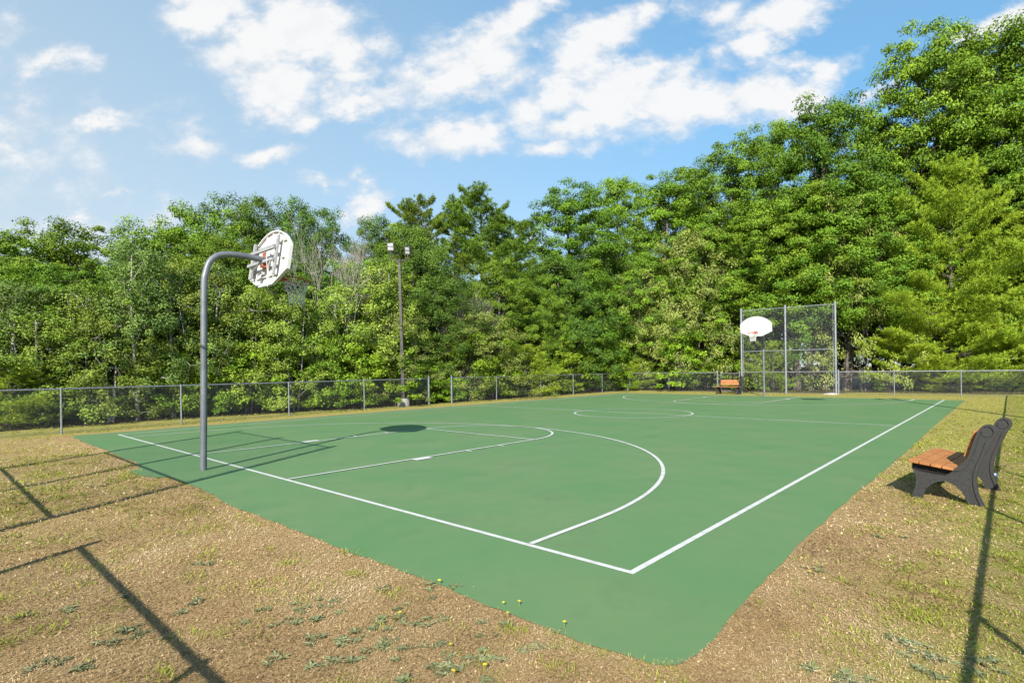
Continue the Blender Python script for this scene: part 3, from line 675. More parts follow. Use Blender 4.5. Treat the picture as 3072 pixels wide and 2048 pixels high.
# ------------------------------------------------------------------ crumpled plastic bottle in the grass behind the bench
bt = MB(); rb = random.Random(4)
pr = [(0, .012), (.01, .030), (.05, .032), (.08, .026), (.11, .033), (.15, .032), (.18, .022), (.20, .013), (.22, .012)]
V, f = [], []
for i, (x, r_) in enumerate(pr):
    for j in range(12):
        a = 2 * math.pi * j / 12; rr = r_ * rb.uniform(.82, 1.1); V.append((x, rr * math.cos(a), .032 + rr * .9 * math.sin(a)))
for i in range(len(pr) - 1):
    for j in range(12): f.append([i * 12 + j, i * 12 + (j + 1) % 12, (i + 1) * 12 + (j + 1) % 12, (i + 1) * 12 + j])
f += [list(range(12))[::-1], [(len(pr) - 1) * 12 + j for j in range(12)]]
e = empty('plastic_bottle', (2.02, 6.35, 0), R(200)); tag(e, 'crushed pale blue plastic bottle lying behind the near bench', 'bottle')
bt.add(V, f).build('bottle_body', mat('pale_blue_plastic', (.50, .66, .85), .3, 0, .5), e, True)
MB().tube([(.215, 0, .032), (.24, 0, .032)], .016, 12).build('cap', M_LENS, e, True)
# ------------------------------------------------------------------ grass, weeds, flowers
def blades(c, dirs, nrm, length, width, fold=.0):
    """one rhombus per blade or leaf; c base point, dirs unit along, nrm unit face normal"""
    side = np.cross(dirs, nrm); side /= np.linalg.norm(side, axis=1, keepdims=True) + 1e-9
    l = length[:, None]; w = width[:, None]
    a = c; m1 = c + dirs * l * .45 + side * w * .5; tip = c + dirs * l - nrm * l * fold; m2 = c + dirs * l * .45 - side * w * .5
    V = np.stack([a, m1, tip, m2], 1).reshape(-1, 3)
    q = np.arange(len(c) * 4).reshape(-1, 4)
    return V, q
def unit(v): return v / (np.linalg.norm(v, axis=1, keepdims=True) + 1e-9)
def in_court(x, y):
    e = np.interp(x, [-16, -11, -9, -8.5, -7.6, -7.3, -6.6, -4.6, .5, .75, .87], [-.87, -.98, -1.02, -1.34, -1.34, -1.07, -1.04, -1.15, -1.12, -1.06, -.84])
    xr = np.interp(y, [-1, .5, 2, 8, 27], [.88, .82, .78, .77, .72]); w = (fbm(x + 50, y + 50, 2.2) - .5) * .09
    return (x < xr + w * .3 + .01) & (x > -15.98) & (y > e + w - .02 + np.abs(np.random.RandomState(5).randn(len(np.atleast_1d(x)))) * .022) & (y < 26.6)
def blademat(name, ramp, rough=.8, trans=.25):
    m = bpy.data.materials.new(name); m.use_nodes = True; nt = m.node_tree; N = nt.nodes; L = nt.links
    b = N['Principled BSDF']; b.inputs['Roughness'].default_value = rough; b.inputs['Specular IOR Level'].default_value = .2
    at = N.new('ShaderNodeAttribute'); at.attribute_name = 'tint'; cr = N.new('ShaderNodeValToRGB'); e = cr.color_ramp.elements; ramp = [kk(c) for c in ramp]
    e[0].position = 0; e[0].color = (*ramp[0], 1); e[1].position = 1; e[1].color = (*ramp[-1], 1)
    for i, c in enumerate(ramp[1:-1]): k = e.new((i + 1) / (len(ramp) - 1)); k.color = (*c, 1)
    L.new(at.outputs['Fac'], cr.inputs[0]); L.new(cr.outputs[0], b.inputs['Base Color'])
    tr = N.new('ShaderNodeBsdfTranslucent'); L.new(cr.outputs[0], tr.inputs[0]); mx = N.new('ShaderNodeMixShader'); mx.inputs[0].default_value = trans
    L.new(b.outputs[0], mx.inputs[1]); L.new(tr.outputs[0], mx.inputs[2]); L.new(mx.outputs[0], N['Material Output'].inputs[0]); return m
M_STRAW = blademat('straw', [(.12, .068, .028), (.25, .157, .068), (.40, .270, .125), (.52, .375, .195), (.60, .47, .29)], .85, .1)
M_GRASS = blademat('green_blades', [(.13, .16, .015), (.23, .27, .026), (.34, .37, .045), (.48, .47, .10)], .6, .3)
rng = np.random.RandomState(17)
def polar(n, r0, r1, pw, a0, a1):
    """points thrown round the lawn corner where the photographer stands, thinning outwards"""
    u = rng.rand(n); r = (r0 ** (1 - pw) + u * (r1 ** (1 - pw) - r0 ** (1 - pw))) ** (1 / (1 - pw)) if pw != 1 else r0 * (r1 / r0) ** u
    a = np.radians(a0 + rng.rand(n) * (a1 - a0)); return 2.17 + r * np.sin(a), -3.72 + r * np.cos(a), r
def greenness(x, y):
    g1 = np.clip((x + fbm(x, y, .8) * 1.6 - 2.1) / 1.1, 0, 1) * np.clip(.45 + (y + 3.5) / 10, 0, 1)
    g2 = np.clip((x - .2) / .7, 0, 1) * np.clip((y - 2.5) / 8, 0, .8)
    g3 = np.clip((y - 25.5) / 1.5, 0, .75); g4 = np.clip((-16.2 - x) / .8, 0, .8)
    g5 = np.clip((-2.0 - x) / 5, 0, .35) * (y < -1)
    return np.maximum.reduce([g1, g2, g3, g4, g5])
# straw: flat-lying dead strands
x, y, r = polar(520000, 1.9, 18, 1.3, -98, 14)
k = ~in_court(x, y) & (rng.rand(len(x)) > greenness(x, y) * .6); x, y, r = x[k], y[k], r[k]; n = len(x)
az = rng.rand(n) * 6.283; el = np.abs(rng.randn(n)) * .38
d = np.stack([np.cos(az) * np.cos(el), np.sin(az) * np.cos(el), np.sin(el)], 1); nn = unit(np.stack([rng.randn(n) * .35, rng.randn(n) * .35, np.ones(n)], 1))
sc = np.clip(r / 3.0, .8, 3.2)
V, q = blades(np.stack([x, y, np.full(n, .002) + rng.rand(n) * .007], 1), d, nn, (.007 + rng.rand(n) ** 2 * .022) * sc ** .8, (.0016 + rng.rand(n) * .0030) * sc)
t = np.clip(.47 + (fbm(x, y, 1.2) - .5) * 1.3 + (fbm(x, y, 6) - .5) * .5 + rng.randn(n) * .20, 0, 1)
tag(link('dry_grass', newmesh('dry_grass', V, quads=q, mat=M_STRAW, tint=t)), kind='stuff')
# green blades
def green_set(nm, n0, args, hgt, thr):
    x, y, r = polar(n0, *args)
    g = greenness(x, y); pt = fbm(x, y, 2.6); pt2 = fbm(x + 31, y + 17, 7)
    keep = ~in_court(x, y) & (rng.rand(len(x)) < (g * np.clip((pt - .36) * 5, .12, 1) + np.clip((pt - .60) * 6, 0, .5)) * np.clip((pt2 - .3) * 4, .1, 1) * thr)
    x, y, r = x[keep], y[keep], r[keep]; n = len(x)
    az = rng.rand(n) * 6.283; el = .35 + rng.rand(n) * .9
    d = np.stack([np.cos(az) * np.cos(el), np.sin(az) * np.cos(el), np.sin(el)], 1); nn = unit(np.cross(d, np.stack([-np.sin(az), np.cos(az), 0 * az], 1)) + rng.randn(n, 3) * .3)
    sc = np.clip(r / 4, .8, 4)
    V, q = blades(np.stack([x, y, np.zeros(n)], 1), d, nn, (hgt[0] + rng.rand(n) * hgt[1]) * np.clip(sc, .8, 1.5), (.0028 + rng.rand(n) * .003) * sc ** .9, .25)
    t = np.clip(.5 + (fbm(x, y, 1.1) - .5) * 1.2 + rng.randn(n) * .22, 0, 1)
    tag(link('green_grass', newmesh(nm, V, quads=q, mat=M_GRASS, tint=t)), kind='stuff')
green_set('green_grass_near', 300000, (1.9, 14, 1.15, -98, 14), (.018, .03), 1.0)
green_set('green_grass_far', 220000, (9, 42, .9, -92, 8), (.03, .03), 1.0)
# brighter tufts
TUFTS = [(-7.85, -1.42), (-6.91, -1.76), (-6.9, -1.39), (-5.85, -1.15), (-7.85, -1.62), (-8.22, -1.37), (-7.39, -2.44), (-6.48, -2.91), (-3.09, -3.28), (-2.6, -3.23), (-2.26, -3.16), (-2.22, -3.35), (-2.52, -1.89), (-2.01, -1.99), (-2.03, -2.14), (-2.92, -3.0), (-2.51, -2.26), (-1.44, -2.61), (-1.06, -2.83), (-1.13, -2.84), (0.9, 3.04), (1.23, 2.48), (1.41, 1.39), (1.26, 0.83), (1.72, 1.93), (1.8, 1.96), (1.83, 1.23), (1.66, 1.03), (1.79, 0.94), (1.92, 0.99), (1.65, 0.54), (1.75, 0.47), (1.85, 0.41), (1.42, 0.01), (1.36, -0.23), (1.55, -0.13), (1.53, -0.31), (2.02, 0.89), (2.19, 0.91), (2.09, 1.34), (2.11, 2.22), (-2.22, -1.64), (-2.11, -1.18), (-1.6, -1.67), (-1.6, -1.41), (-1.04, -1.43), (0.05, -1.01), (-1.89, -1.82), (-0.04, -1.28), (0.43, -1.45), (-0.42, -1.01)]
rr_ = random.Random(8)
tv, tq, tt, nb = [], [], [], 0
extra = []
for _ in range(150):
    a = R(rr_.uniform(-95, 10)); q_ = rr_.uniform(2.2, 13); extra.append((2.17 + q_ * math.sin(a), -3.72 + q_ * math.cos(a)))
for (cx, cy) in [p for p in TUFTS if not (-16 < p[0] < .95 and p[1] > -1.16)] + [p for p in extra if not (-16.2 < p[0] < 1.05 and p[1] > -1.35)]:
    big = (cx, cy) in TUFTS; n = rr_.randint(40, 90) if big else rr_.randint(10, 26); s = rr_.uniform(.04, .10) * (1.5 if cx < -3.2 else 1) * (1 if big else .6)
    ox, oy = rng.randn(n) * s * 1.2, rng.randn(n) * s * .8; az = np.arctan2(oy, ox) + rng.randn(n) * .9; el = .5 + rng.rand(n) * .8
    d = np.stack([np.cos(az) * np.cos(el), np.sin(az) * np.cos(el), np.sin(el)], 1); nn = unit(np.cross(d, np.stack([-np.sin(az), np.cos(az), 0 * az], 1)) + rng.randn(n, 3) * .2)
    dist = math.hypot(cx - 2.17, cy + 3.72)
    V, q = blades(np.stack([cx + ox, cy + oy, 0 * ox], 1), d, nn, .022 + rng.rand(n) * .034, (.0036 + rng.rand(n) * .003) * max(1, dist / 4), .3)
    tv.append(V); tq.append(q + nb); nb += len(V); tt.append(np.clip(.35 + rng.rand(n) * .5, 0, 1))
tag(link('green_grass', newmesh('grass_tufts', np.concatenate(tv), quads=np.concatenate(tq), mat=M_GRASS, tint=np.concatenate(tt))), kind='stuff')
# blown leaves and crumbs on the court
n = 220; x = rng.rand(n) * 16.4 - 15.8; y = -1 + rng.rand(n) ** 1.6 * 27; az = rng.rand(n) * 6.283
d = np.stack([np.cos(az), np.sin(az), .15 + 0 * az], 1); d = unit(d); nn = unit(np.stack([rng.randn(n) * .3, rng.randn(n) * .3, np.ones(n)], 1))
sz = .008 + rng.rand(n) ** 3 * .035; V, q = blades(np.stack([x, y, np.full(n, .021)], 1), d, nn, sz, sz * .55, .15)
tag(link('leaf_litter', newmesh('leaf_litter', V, quads=q, mat=M_STRAW, tint=rng.rand(n) ** .7)), kind='stuff')
# gravel crumbs
n = 9000; x, y, r = polar(n, 1.9, 12, 1.3, -98, 14); k = ~in_court(x, y) & (x < 2.6); x, y, r = x[k], y[k], r[k]; n = len(x)
s = (.0022 + rng.rand(n) ** 3 * .006) * np.clip(r / 4, .8, 2)
oc = np.array([(1, 0, 0), (0, 1, 0), (-1, 0, 0), (0, -1, 0), (0, 0, .9)]); V = (np.stack([x, y, 0 * x], 1)[:, None, :] + oc[None] * s[:, None, None] * (1 + rng.rand(n, 5, 1) * .6)).reshape(-1, 3)
tr = (np.array([[0, 1, 4], [1, 2, 4], [2, 3, 4], [3, 0, 4]])[None] + (np.arange(n) * 5)[:, None, None]).reshape(-1, 3)
tag(link('gravel', newmesh('gravel', V, tris=tr, mat=M_STRAW, tint=np.repeat(np.clip(.55 + rng.rand(n) * .5, 0, 1), 4))), kind='stuff')

def rosette(seed):
    r = np.random.RandomState(seed); V, Q, T, nb = [], [], [], 0
    for k in range(r.randint(2, 5)):
        ox, oy = r.randn(2) * .045 if k else (0, 0); n = r.randint(8, 13)
        az = np.arange(n) * 2.4 + r.rand(n) * .4; el = .12 + r.rand(n) * .55
        d = np.stack([np.cos(az) * np.cos(el), np.sin(az) * np.cos(el), np.sin(el)], 1); nn = unit(np.stack([-np.cos(az) * np.sin(el), -np.sin(az) * np.sin(el), np.cos(el)], 1) + r.randn(n, 3) * .15)
        v, q = blades(np.stack([ox + 0 * az, oy + 0 * az, np.full(n, .004)], 1), d, nn, .03 + r.rand(n) * .036, .012 + r.rand(n) * .010, .25)
        V.append(v); Q.append(q + nb); nb += len(v); T.append(.25 + r.rand(n) * .6)
    return newmesh('weed_rosette', np.concatenate(V), quads=np.concatenate(Q), mat=M_ROSET, tint=np.concatenate(T))
RM = [rosette(s) for s in range(6)]
WEEDS = [(-2.0, -2.44), (-1.99, -2.39), (-2.55, -3.03), (-2.54, -3.0), (-1.88, -2.83), (-1.76, -2.79), (-1.75, -2.82), (-1.74, -2.92), (-1.82, -2.99), (-1.76, -3.26), (-1.55, -3.11), (-1.73, -3.15), (-1.42, -2.3), (-1.56, -2.17), (-2.5, -2.7), (-2.8, -2.1), (-1.9, -2.52), (-2.64, -3.2), (-1.59, -2.72), (-6.93, -2.78), (-6.81, -2.61), (-7.43, -1.91), (-7.5, -1.78), (-10.73, -2.22), (-7.39, -2.86), (-1.46, -1.97), (-1.4, -1.82), (-1.26, -1.84), (-1.3, -1.75), (-1.35, -1.99), (-1.11, -1.82), (-1.51, -2.11), (-1.25, -2.21), (-1.25, -2.13), (-1.18, -2.09), (-0.92, -2.13), (-0.85, -2.16), (-1.14, -1.99), (-0.79, -1.91), (-0.7, -1.94), (-0.74, -2.02), (-0.73, -1.81), (-0.55, -2.0), (-0.49, -2.06), (-0.51, -2.11), (-0.59, -2.24), (-0.51, -1.91), (-0.51, -1.86), (-0.37, -1.8), (-0.41, -1.84), (-0.34, -1.95), (-0.32, -1.74), (-0.28, -1.66), (-0.14, -1.71), (-0.58, -1.62), (-0.52, -1.59), (-0.6, -1.52), (-0.69, -1.63), (-0.82, -1.71), (-1.18, -1.41), (-0.87, -1.45), (-0.8, -1.29), (-0.86, -1.57), (-0.97, -1.17), (-0.84, -1.05), (-0.5, -1.44), (-0.18, -1.47), (-0.29, -1.34), (-0.04, -1.58), (-0.01, -1.72), (-0.06, -1.83), (-0.04, -1.8), (-0.13, -1.87), (-0.16, -2.05), (-0.13, -2.02), (0.06, -1.59), (0.13, -1.42), (0.14, -1.33), (-0.11, -1.39), (-0.14, -1.24), (0.15, -1.12), (0.22, -1.28), (0.18, -1.76), (-0.87, -2.37), (1.28, 1.78), (1.27, 2.24), (1.43, 2.37), (1.77, 0.09), (1.73, -0.1), (1.83, -0.01), (1.88, -0.04), (1.79, -0.21), (1.82, -0.24), (1.69, 0.06), (1.88, -0.25), (2.04, 0.06), (2.04, -0.08), (1.39, -0.59), (0.96, 0.97), (1.04, 1.01), (1.53, -0.59), (1.58, -0.56), (1.95, -0.02)]
ORD = ['first', 'second', 'third', 'fourth', 'fifth', 'sixth', 'seventh', 'eighth', 'ninth', 'tenth', 'eleventh', 'twelfth', 'thirteenth', 'fourteenth', 'fifteenth', 'sixteenth', 'seventeenth', 'eighteenth', 'nineteenth', 'twentieth'] + ['far right (%d)' % i for i in range(30)]
WLAB = {}
def wzone(x, y):
    if x > .9: return 'right of the court'
    if x < -3.2: return 'at far lower left'
    return 'below the court on the left' if x < -1.6 else 'below the court corner'
def wband(x, y):
    dpt = (x - 2.1735) * -.672519 + (y + 3.7243) * .74008
    return sum(dpt > q_ for q_ in (2.95, 3.1, 3.3, 3.55, 3.9, 4.5))
BAND = ['row nearest the camera', 'second nearest row', 'third nearest row', 'middle row', 'fifth row up', 'sixth row up', 'farthest row']
for z_ in {(wzone(*p), wband(*p)) for p in WEEDS}:
    mem = [i for i, p in enumerate(WEEDS) if (wzone(*p), wband(*p)) == z_]
    mem.sort(key=lambda i: ((WEEDS[i][0] - 2.1735) * .74 + (WEEDS[i][1] + 3.7243) * .6725) / ((WEEDS[i][0] - 2.1735) * -.6725 + (WEEDS[i][1] + 3.7243) * .74))
    for k, i in enumerate(mem): WLAB[i] = 'grey-green weed %s, %s from left, %s' % (z_[0], ORD[k], BAND[z_[1]])
for i, (x, y) in enumerate(WEEDS):
    o = link('weed_rosette', RM[i % 6]); o.location = (x, y, 0); o.rotation_euler = (0, 0, rr_.uniform(0, 6.28)); s = rr_.uniform(.6, 1.05) * (1 if y > -1.9 or x > -3 else 1.3); o.scale = (s, s, s * .9)
    tag(o, WLAB[i], 'weed', 'low leafy weeds in the dry lawn')
def flower_mesh():
    m = MB()
    for ring_, (n, r0, z) in enumerate(((13, .0125, .0), (10, .008, .003))):
        for i in range(n):
            a = 2 * math.pi * i / n + ring_ * .2; c, s = math.cos(a), math.sin(a)
            m.add([(0, 0, z), (c * r0 * .6 - s * .0022, s * r0 * .6 + c * .0022, z + .004), (c * r0, s * r0, z + .001), (c * r0 * .6 + s * .0022, s * r0 * .6 - c * .0022, z + .004)], [[0, 3, 2, 1]])
    m.sphere((0, 0, .003), .0035, 8, 4); return m
FLOWERS = [(-0.95, -1.11), (-0.74, -1.62), (-0.34, -1.07), (-0.26, -1.0), (-0.21, -1.18), (0.14, -1.05), (-0.19, -1.67), (0.12, -1.7), (0.04, -1.85), (1.0, 2.03), (0.81, 2.12), (1.03, 0.84)]
fh = flower_mesh().mesh('flower_head', M_YEL); stm = MB().tube([(0, 0, 0), (.006, 0, .03), (.002, .004, .062)], .0018, 5).mesh('stem', M_STEM)
fl_lab = ['yellow hawkweed flower nearest the worn court edge at centre left', 'yellow flower alone in the dry patch left of the others', 'small yellow flower just left of the one on the green court edge', 'yellow flower overhanging the green court edge with its shadow on the paint', 'yellow flower below the pair at the court edge', 'double yellow flower head beside the near tip of the court', 'small yellow flower in the middle of the bottom dry patch', 'yellow flower at the bottom, right one of the lowest pair', 'yellow flower nearest the bottom edge of the picture', 'small yellow flower by the right court edge, farther of two', 'tiny yellow flower touching the right court edge', 'low yellow flower near the right side of the court tip']
for i, (x, y) in enumerate(FLOWERS):
    e = empty('yellow_flower', (x, y, 0), rr_.uniform(0, 6.28)); tag(e, fl_lab[i], 'flower', 'yellow wild flowers in the lawn')
    s = .95 if i in (2, 6, 9, 10, 11) else 1.2; e.scale = (s, s, s * .55)
    link('stem', stm, e); h_ = link('flower_head', fh, e, (.002, .004, .062)); h_.rotation_euler = (rr_.uniform(-.2, .5), rr_.uniform(-.5, .1), 0)

# ------------------------------------------------------------------ trees
def foliage(rs, C, rad, n_leaf, size, flat=.55, asp=.62, outc=None, up=.55, droop=.2, tint_c=None):
    """clumps of leaves: C clump centres, rad radii. leaves face outward and up"""
    k = len(C); idx = np.repeat(np.arange(k), n_leaf)
    n = len(idx); v = unit(rs.randn(n, 3)); rr = rs.rand(n) ** .45
    off = v * (rad[idx] * rr)[:, None]; off[:, 2] *= flat
    off[:, 2] += (1 - np.hypot(off[:, 0], off[:, 1]) / rad[idx]) * rad[idx] * .22
    p = C[idx] + off
    nn = unit(v * .7 + np.array([0, 0, up]) + (unit(outc[idx]) * .45 if outc is not None else 0) + rs.randn(n, 3) * .5)
    d = unit(np.cross(nn, rs.randn(n, 3))); d[:, 2] -= droop; d = unit(d); nn = unit(nn - d * np.sum(nn * d, 1, keepdims=True))
    L = size * (.65 + rs.rand(n) * .7)
    V, q = blades(p, d, nn, L, L * asp, .18)
    ct = rs.rand(k) * .5 + .22 if tint_c is None else tint_c
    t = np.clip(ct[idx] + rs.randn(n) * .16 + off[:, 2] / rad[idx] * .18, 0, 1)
    return V, q, t
def limb(mb, a, b, r0, r1, rs, bend=.12, n=5, sides=5):
    a = np.array(a, float); b = np.array(b, float); L = np.linalg.norm(b - a); pts = []
    j = rs.randn(3) * L * bend * .5; lift = L * bend
    for i in range(n + 1):
        u = i / n; pts.append(tuple(a + (b - a) * u + (j + np.array([0, 0, -lift * .6])) * math.sin(u * math.pi) * .6))
    mb.tube(pts, [r0 + (r1 - r0) * i / n for i in range(n + 1)], sides, False)
def trunk_line(rs, H, lean=.04, n=9):
    pts = [np.array([0., 0, -.1])]; d = rs.randn(2) * lean
    for i in range(1, n + 1):
        d = d * .8 + rs.randn(2) * lean * .5; pts.append(np.array([pts[-1][0] + d[0] * H / n, pts[-1][1] + d[1] * H / n, H * i / n]))
    return pts
def at_line(pts, z):
    zs = [p[2] for p in pts]; return np.array([np.interp(z, zs, [p[0] for p in pts]), np.interp(z, zs, [p[1] for p in pts]), z])
def broadleaf(seed, H, Wd, leaf, nclump, nleaf, crad, base=.12, prof='round', flat=.55, mleaf=None, mbark=None, trunks=1, topw=.35, tr=.016):
    rs = np.random.RandomState(seed); wood = MB(); T = [trunk_line(rs, H * .93, .05) for _ in range(trunks)]
    if trunks > 1:
        for i, t_ in enumerate(T):
            a = 6.283 * i / trunks + rs.rand(); s = .16 + rs.rand() * .1
            for p in t_: p[0] += math.cos(a) * s * max(p[2], 0) * .5 + math.cos(a) * .1; p[1] += math.sin(a) * s * max(p[2], 0) * .5 + math.sin(a) * .1
    for t_ in T: wood.tube([tuple(p) for p in t_], [max(.012, H * tr * (1 - i / (len(t_) - .3)) ** .9 + .01) * (1 if trunks == 1 else .6) for i in range(len(t_))], 7)
    ph = rs.rand(6) * 6.28
    C, out = [], []
    # main boughs carry groups of clumps, so the outline is lobed
    nb = max(7, nclump // 9); boughs = []
    for i in range(nb):
        u = (i + .5 + rs.rand() * .6 - .3) / nb; z = H * (base + (1 - base) * (u ** .9) * .97); a = i * 2.4 + rs.rand() * .8
        if prof == 'round': w = math.sin(math.pi * min(1, (.14 + .86 * u)) ** .8) ** .55
        elif prof == 'column': w = (1 - u) ** .55 * .9 + .12
        elif prof == 'dome': w = math.sqrt(max(0, 1 - u * u)) * .95 + .08
        w *= .72 + rs.rand() * .5
        boughs.append((np.array([math.cos(a) * w * Wd / 2 * .72, math.sin(a) * w * Wd / 2 * .72, z]), w))
    for bc, w in boughs:
        tl = T[rs.randint(len(T))]; o = at_line(tl, max(.10 * H, bc[2] - (.10 + .10 * rs.rand()) * H - w * .3)); bc = bc + np.array([o[0], o[1], 0]) * .7
        limb(wood, o, bc, max(.008, H * tr * .24 * (1.15 - bc[2] / H)), .006, rs)
        m = int(nclump / nb); br = (Wd * .20 + crad * .6) * (.75 + .5 * rs.rand())
        for j in range(m):
            v = rs.randn(3); v /= np.linalg.norm(v); q = br * (.35 + .65 * rs.rand()); c = bc + v * q * np.array([1, 1, .75])
            if c[2] > H: c[2] = H - rs.rand() * .3
            if c[2] < .25: c[2] = .25 + rs.rand() * .3
            C.append(c); out.append(v + unit(np.array([[bc[0], bc[1], .2]]))[0] * .6)
            if j % 3 == 0: limb(wood, bc, c, .008, .004, rs, .1, 3, 4)
    C = np.array(C); out = np.array(out); rad = crad * (.6 + rs.rand(len(C)) * .75)
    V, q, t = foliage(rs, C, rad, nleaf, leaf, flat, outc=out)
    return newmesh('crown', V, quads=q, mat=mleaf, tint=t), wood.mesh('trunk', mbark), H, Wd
def conifer(seed, H, Wd, mleaf, tuft=.16, whorl=.62, base=.1, dens=1., droop=.0, irregular=.3, round_top=False):
    rs = np.random.RandomState(seed); wood = MB(); T = trunk_line(rs, H * .985, .018)
    wood.tube([tuple(p) for p in T], [max(.012, H * .014 * (1 - i / (len(T) - .4)) + .008) for i in range(len(T))], 7)
    P, D = [], []
    z = H * base
    while z < H * .985:
        u = z / H; w = (1 - u) ** (.55 if round_top else .8) * Wd / 2 * (1 if u > .25 else .75 + u)
        k = rs.randint(4, 7); a0 = rs.rand() * 6.28
        for i in range(k):
            if rs.rand() < .12: continue
            a = a0 + 6.283 * i / k + rs.randn() * .2; L = max(.25, w * (1 + rs.randn() * irregular)); o = at_line(T, z + rs.randn() * .08)
            rise = (.25 + .5 * u) * L - droop * L; tip = o + np.array([math.cos(a) * L, math.sin(a) * L, rise]); limb(wood, o, tip, .008 + L * .012, .005, rs, .08, 4, 4)
            nt = int(max(5, L * 16 * dens)); s = .28 + .72 * rs.rand(nt) ** .8
            spread = (.10 + .26 * L * (1.15 - np.abs(s - .6)) * .8); side = np.array([-math.sin(a), math.cos(a), 0])
            q = rs.randn(nt); p = o + (tip - o) * s[:, None] + side * (q * spread * .55)[:, None] + np.array([0, 0, 1]) * (rs.randn(nt) * .04 - .0)[:, None]; p[:, 2] -= np.sin(s * math.pi) * L * .045
            P.append(p); D.append(unit(np.array([math.cos(a), math.sin(a), .55]) + side * (np.sign(q) * .5)[:, None] + rs.randn(nt, 3) * .2))
        z += whorl * (.7 + .5 * rs.rand()) * (1.1 - .45 * u)
    P.append(np.array([at_line(T, H * .985) + np.array([0, 0, i * .05]) for i in range(4)])); D.append(np.tile([[0, 0, 1.]], (4, 1)))
    P = np.concatenate(P); D = np.concatenate(D); K = 15; n = len(P); idx = np.repeat(np.arange(n), K)
    d = unit(D[idx] * .9 + rs.randn(n * K, 3) * .75); nn = unit(np.cross(d, rs.randn(n * K, 3)))
    L = tuft * (.7 + rs.rand(n * K) * .6)
    V, q = blades(P[idx] - D[idx] * .02, d, nn, L, L * .12)
    ct = rs.rand(n) * .5 + .2; t = np.clip(ct[idx] + rs.randn(n * K) * .12, 0, 1)
    return newmesh('crown', V, quads=q, mat=mleaf, tint=t), wood.mesh('trunk', M_BARK), H, Wd
def bare_tree(seed, H, Wd):
    rs = np.random.RandomState(seed); mb = MB()
    def grow(p, d, L, r, lev):
        q = p + d * L; mid = p + d * L * .5 + rs.randn(3) * L * .05; mb.tube([tuple(p), tuple(mid), tuple(q)], [r, r * .85, r * .7], 5 if lev < 3 else 4, False)
        if lev >= 6 or r < .003: return
        for i in range(2 if rs.rand() < .55 else 3):
            nd = d + rs.randn(3) * (.30 + .05 * lev); nd[2] += .18; nd /= np.linalg.norm(nd); grow(q, nd, L * (.68 + .2 * rs.rand()), r * .62, lev + 1)
    for k in range(3):
        d = np.array([rs.randn() * .13, rs.randn() * .13, 1.]); d /= np.linalg.norm(d); grow(np.array([rs.randn() * .12, rs.randn() * .12, -.05]), d, H * .30, H * .0085, 0)
    me = mb.mesh('bare_branches', M_DEAD); z = max(v.co.z for v in me.vertices)
    return None, me, z, Wd * 1.9
PROTO = {}
def proto(kind, v, h):
    big = h > 11.5
    key = (kind, v % (4 if kind == 'maple' else 3), big if kind in ('maple', 'oak') else False)
    if key in PROTO: return PROTO[key]
    s = 100 + hash_(kind) + v * 7 + (1000 if big else 0)
    if kind == 'maple':
        r = broadleaf(s, 16, 8, .125, 400, 190, .60, .14, 'round', .5, M_MAPLE, M_BARK) if big else broadleaf(s, 8, 7, .088, 300, 190, .44, .10, 'round', .5, M_MAPLE, M_BARK)
    elif kind == 'oak':
        r = broadleaf(s, 15, 8, .12, 360, 180, .58, .12, 'round', .6, M_OAK, M_BARK) if big else broadleaf(s, 9, 6.5, .085, 280, 180, .42, .08, 'round', .7, M_OAK, M_BARK)
    elif kind == 'highmaple': r = broadleaf(s, 15, 8, .125, 300, 190, .60, .36, 'round', .5, M_MAPLE, M_BARK)
    elif kind == 'aspen': r = broadleaf(s, 6, 2.8, .07, 150, 85, .26, .16, 'column', .9, M_ASPEN, M_BIRCH, tr=.010)
    elif kind == 'birch': r = broadleaf(s, 5, 3.8, .075, 190, 100, .30, .06, 'dome', .8, M_BIRCHL, M_BIRCH, trunks=3, tr=.010)
    elif kind == 'willow': r = broadleaf(s, 7, 6, .088, 280, 110, .40, .05, 'dome', .7, M_WILLOW, M_BARK, trunks=2, tr=.010)
    elif kind == 'shrub': r = broadleaf(s, 3, 3.4, .095, 120, 90, .30, .02, 'dome', .55, M_SHRUB, M_BARK, trunks=3, tr=.009)
    elif kind == 'pine': r = conifer(s, 12, 6.4, M_PINE, .17, .80, .15, 4.2, -.02, .42, True)
    elif kind == 'softpine': r = conifer(s, 10, 8.5, M_SOFT, .155, .62, .05, 5.0, .02, .2, True)
    elif kind == 'pine_sapling': r = conifer(s, 3, 3.6, M_SOFT, .13, .30, .03, 1.9, .05, .2, True)
    elif kind == 'dead': r = bare_tree(s, 8, 4)
    PROTO[key] = r; return r
def hash_(k): return sum(ord(c) * (i + 3) for i, c in enumerate(k)) % 97
DESC = {'highmaple': ('maple_tree', 'tree', 'maple with a bare lower trunk'), 'maple': ('maple_tree', 'tree', 'broad bright-green maple'), 'oak': ('oak_tree', 'tree', 'darker green oak'), 'aspen': ('aspen_tree', 'tree', 'slender pale-trunked aspen'),
        'birch': ('birch_tree', 'tree', 'fine-leaved yellow-green birch'), 'willow': ('willow_tree', 'tree', 'soft grey-green willow'), 'shrub': ('leafy_shrub', 'shrub', 'bright leafy shrub'),
        'pine': ('pine_tree', 'pine', 'tall dark pine with ragged top'), 'softpine': ('pine_tree', 'pine', 'fluffy yellow-green pine'), 'pine_sapling': ('pine_sapling', 'pine', 'low young pine'), 'dead': ('dead_tree', 'dead tree', 'leafless grey tree')}
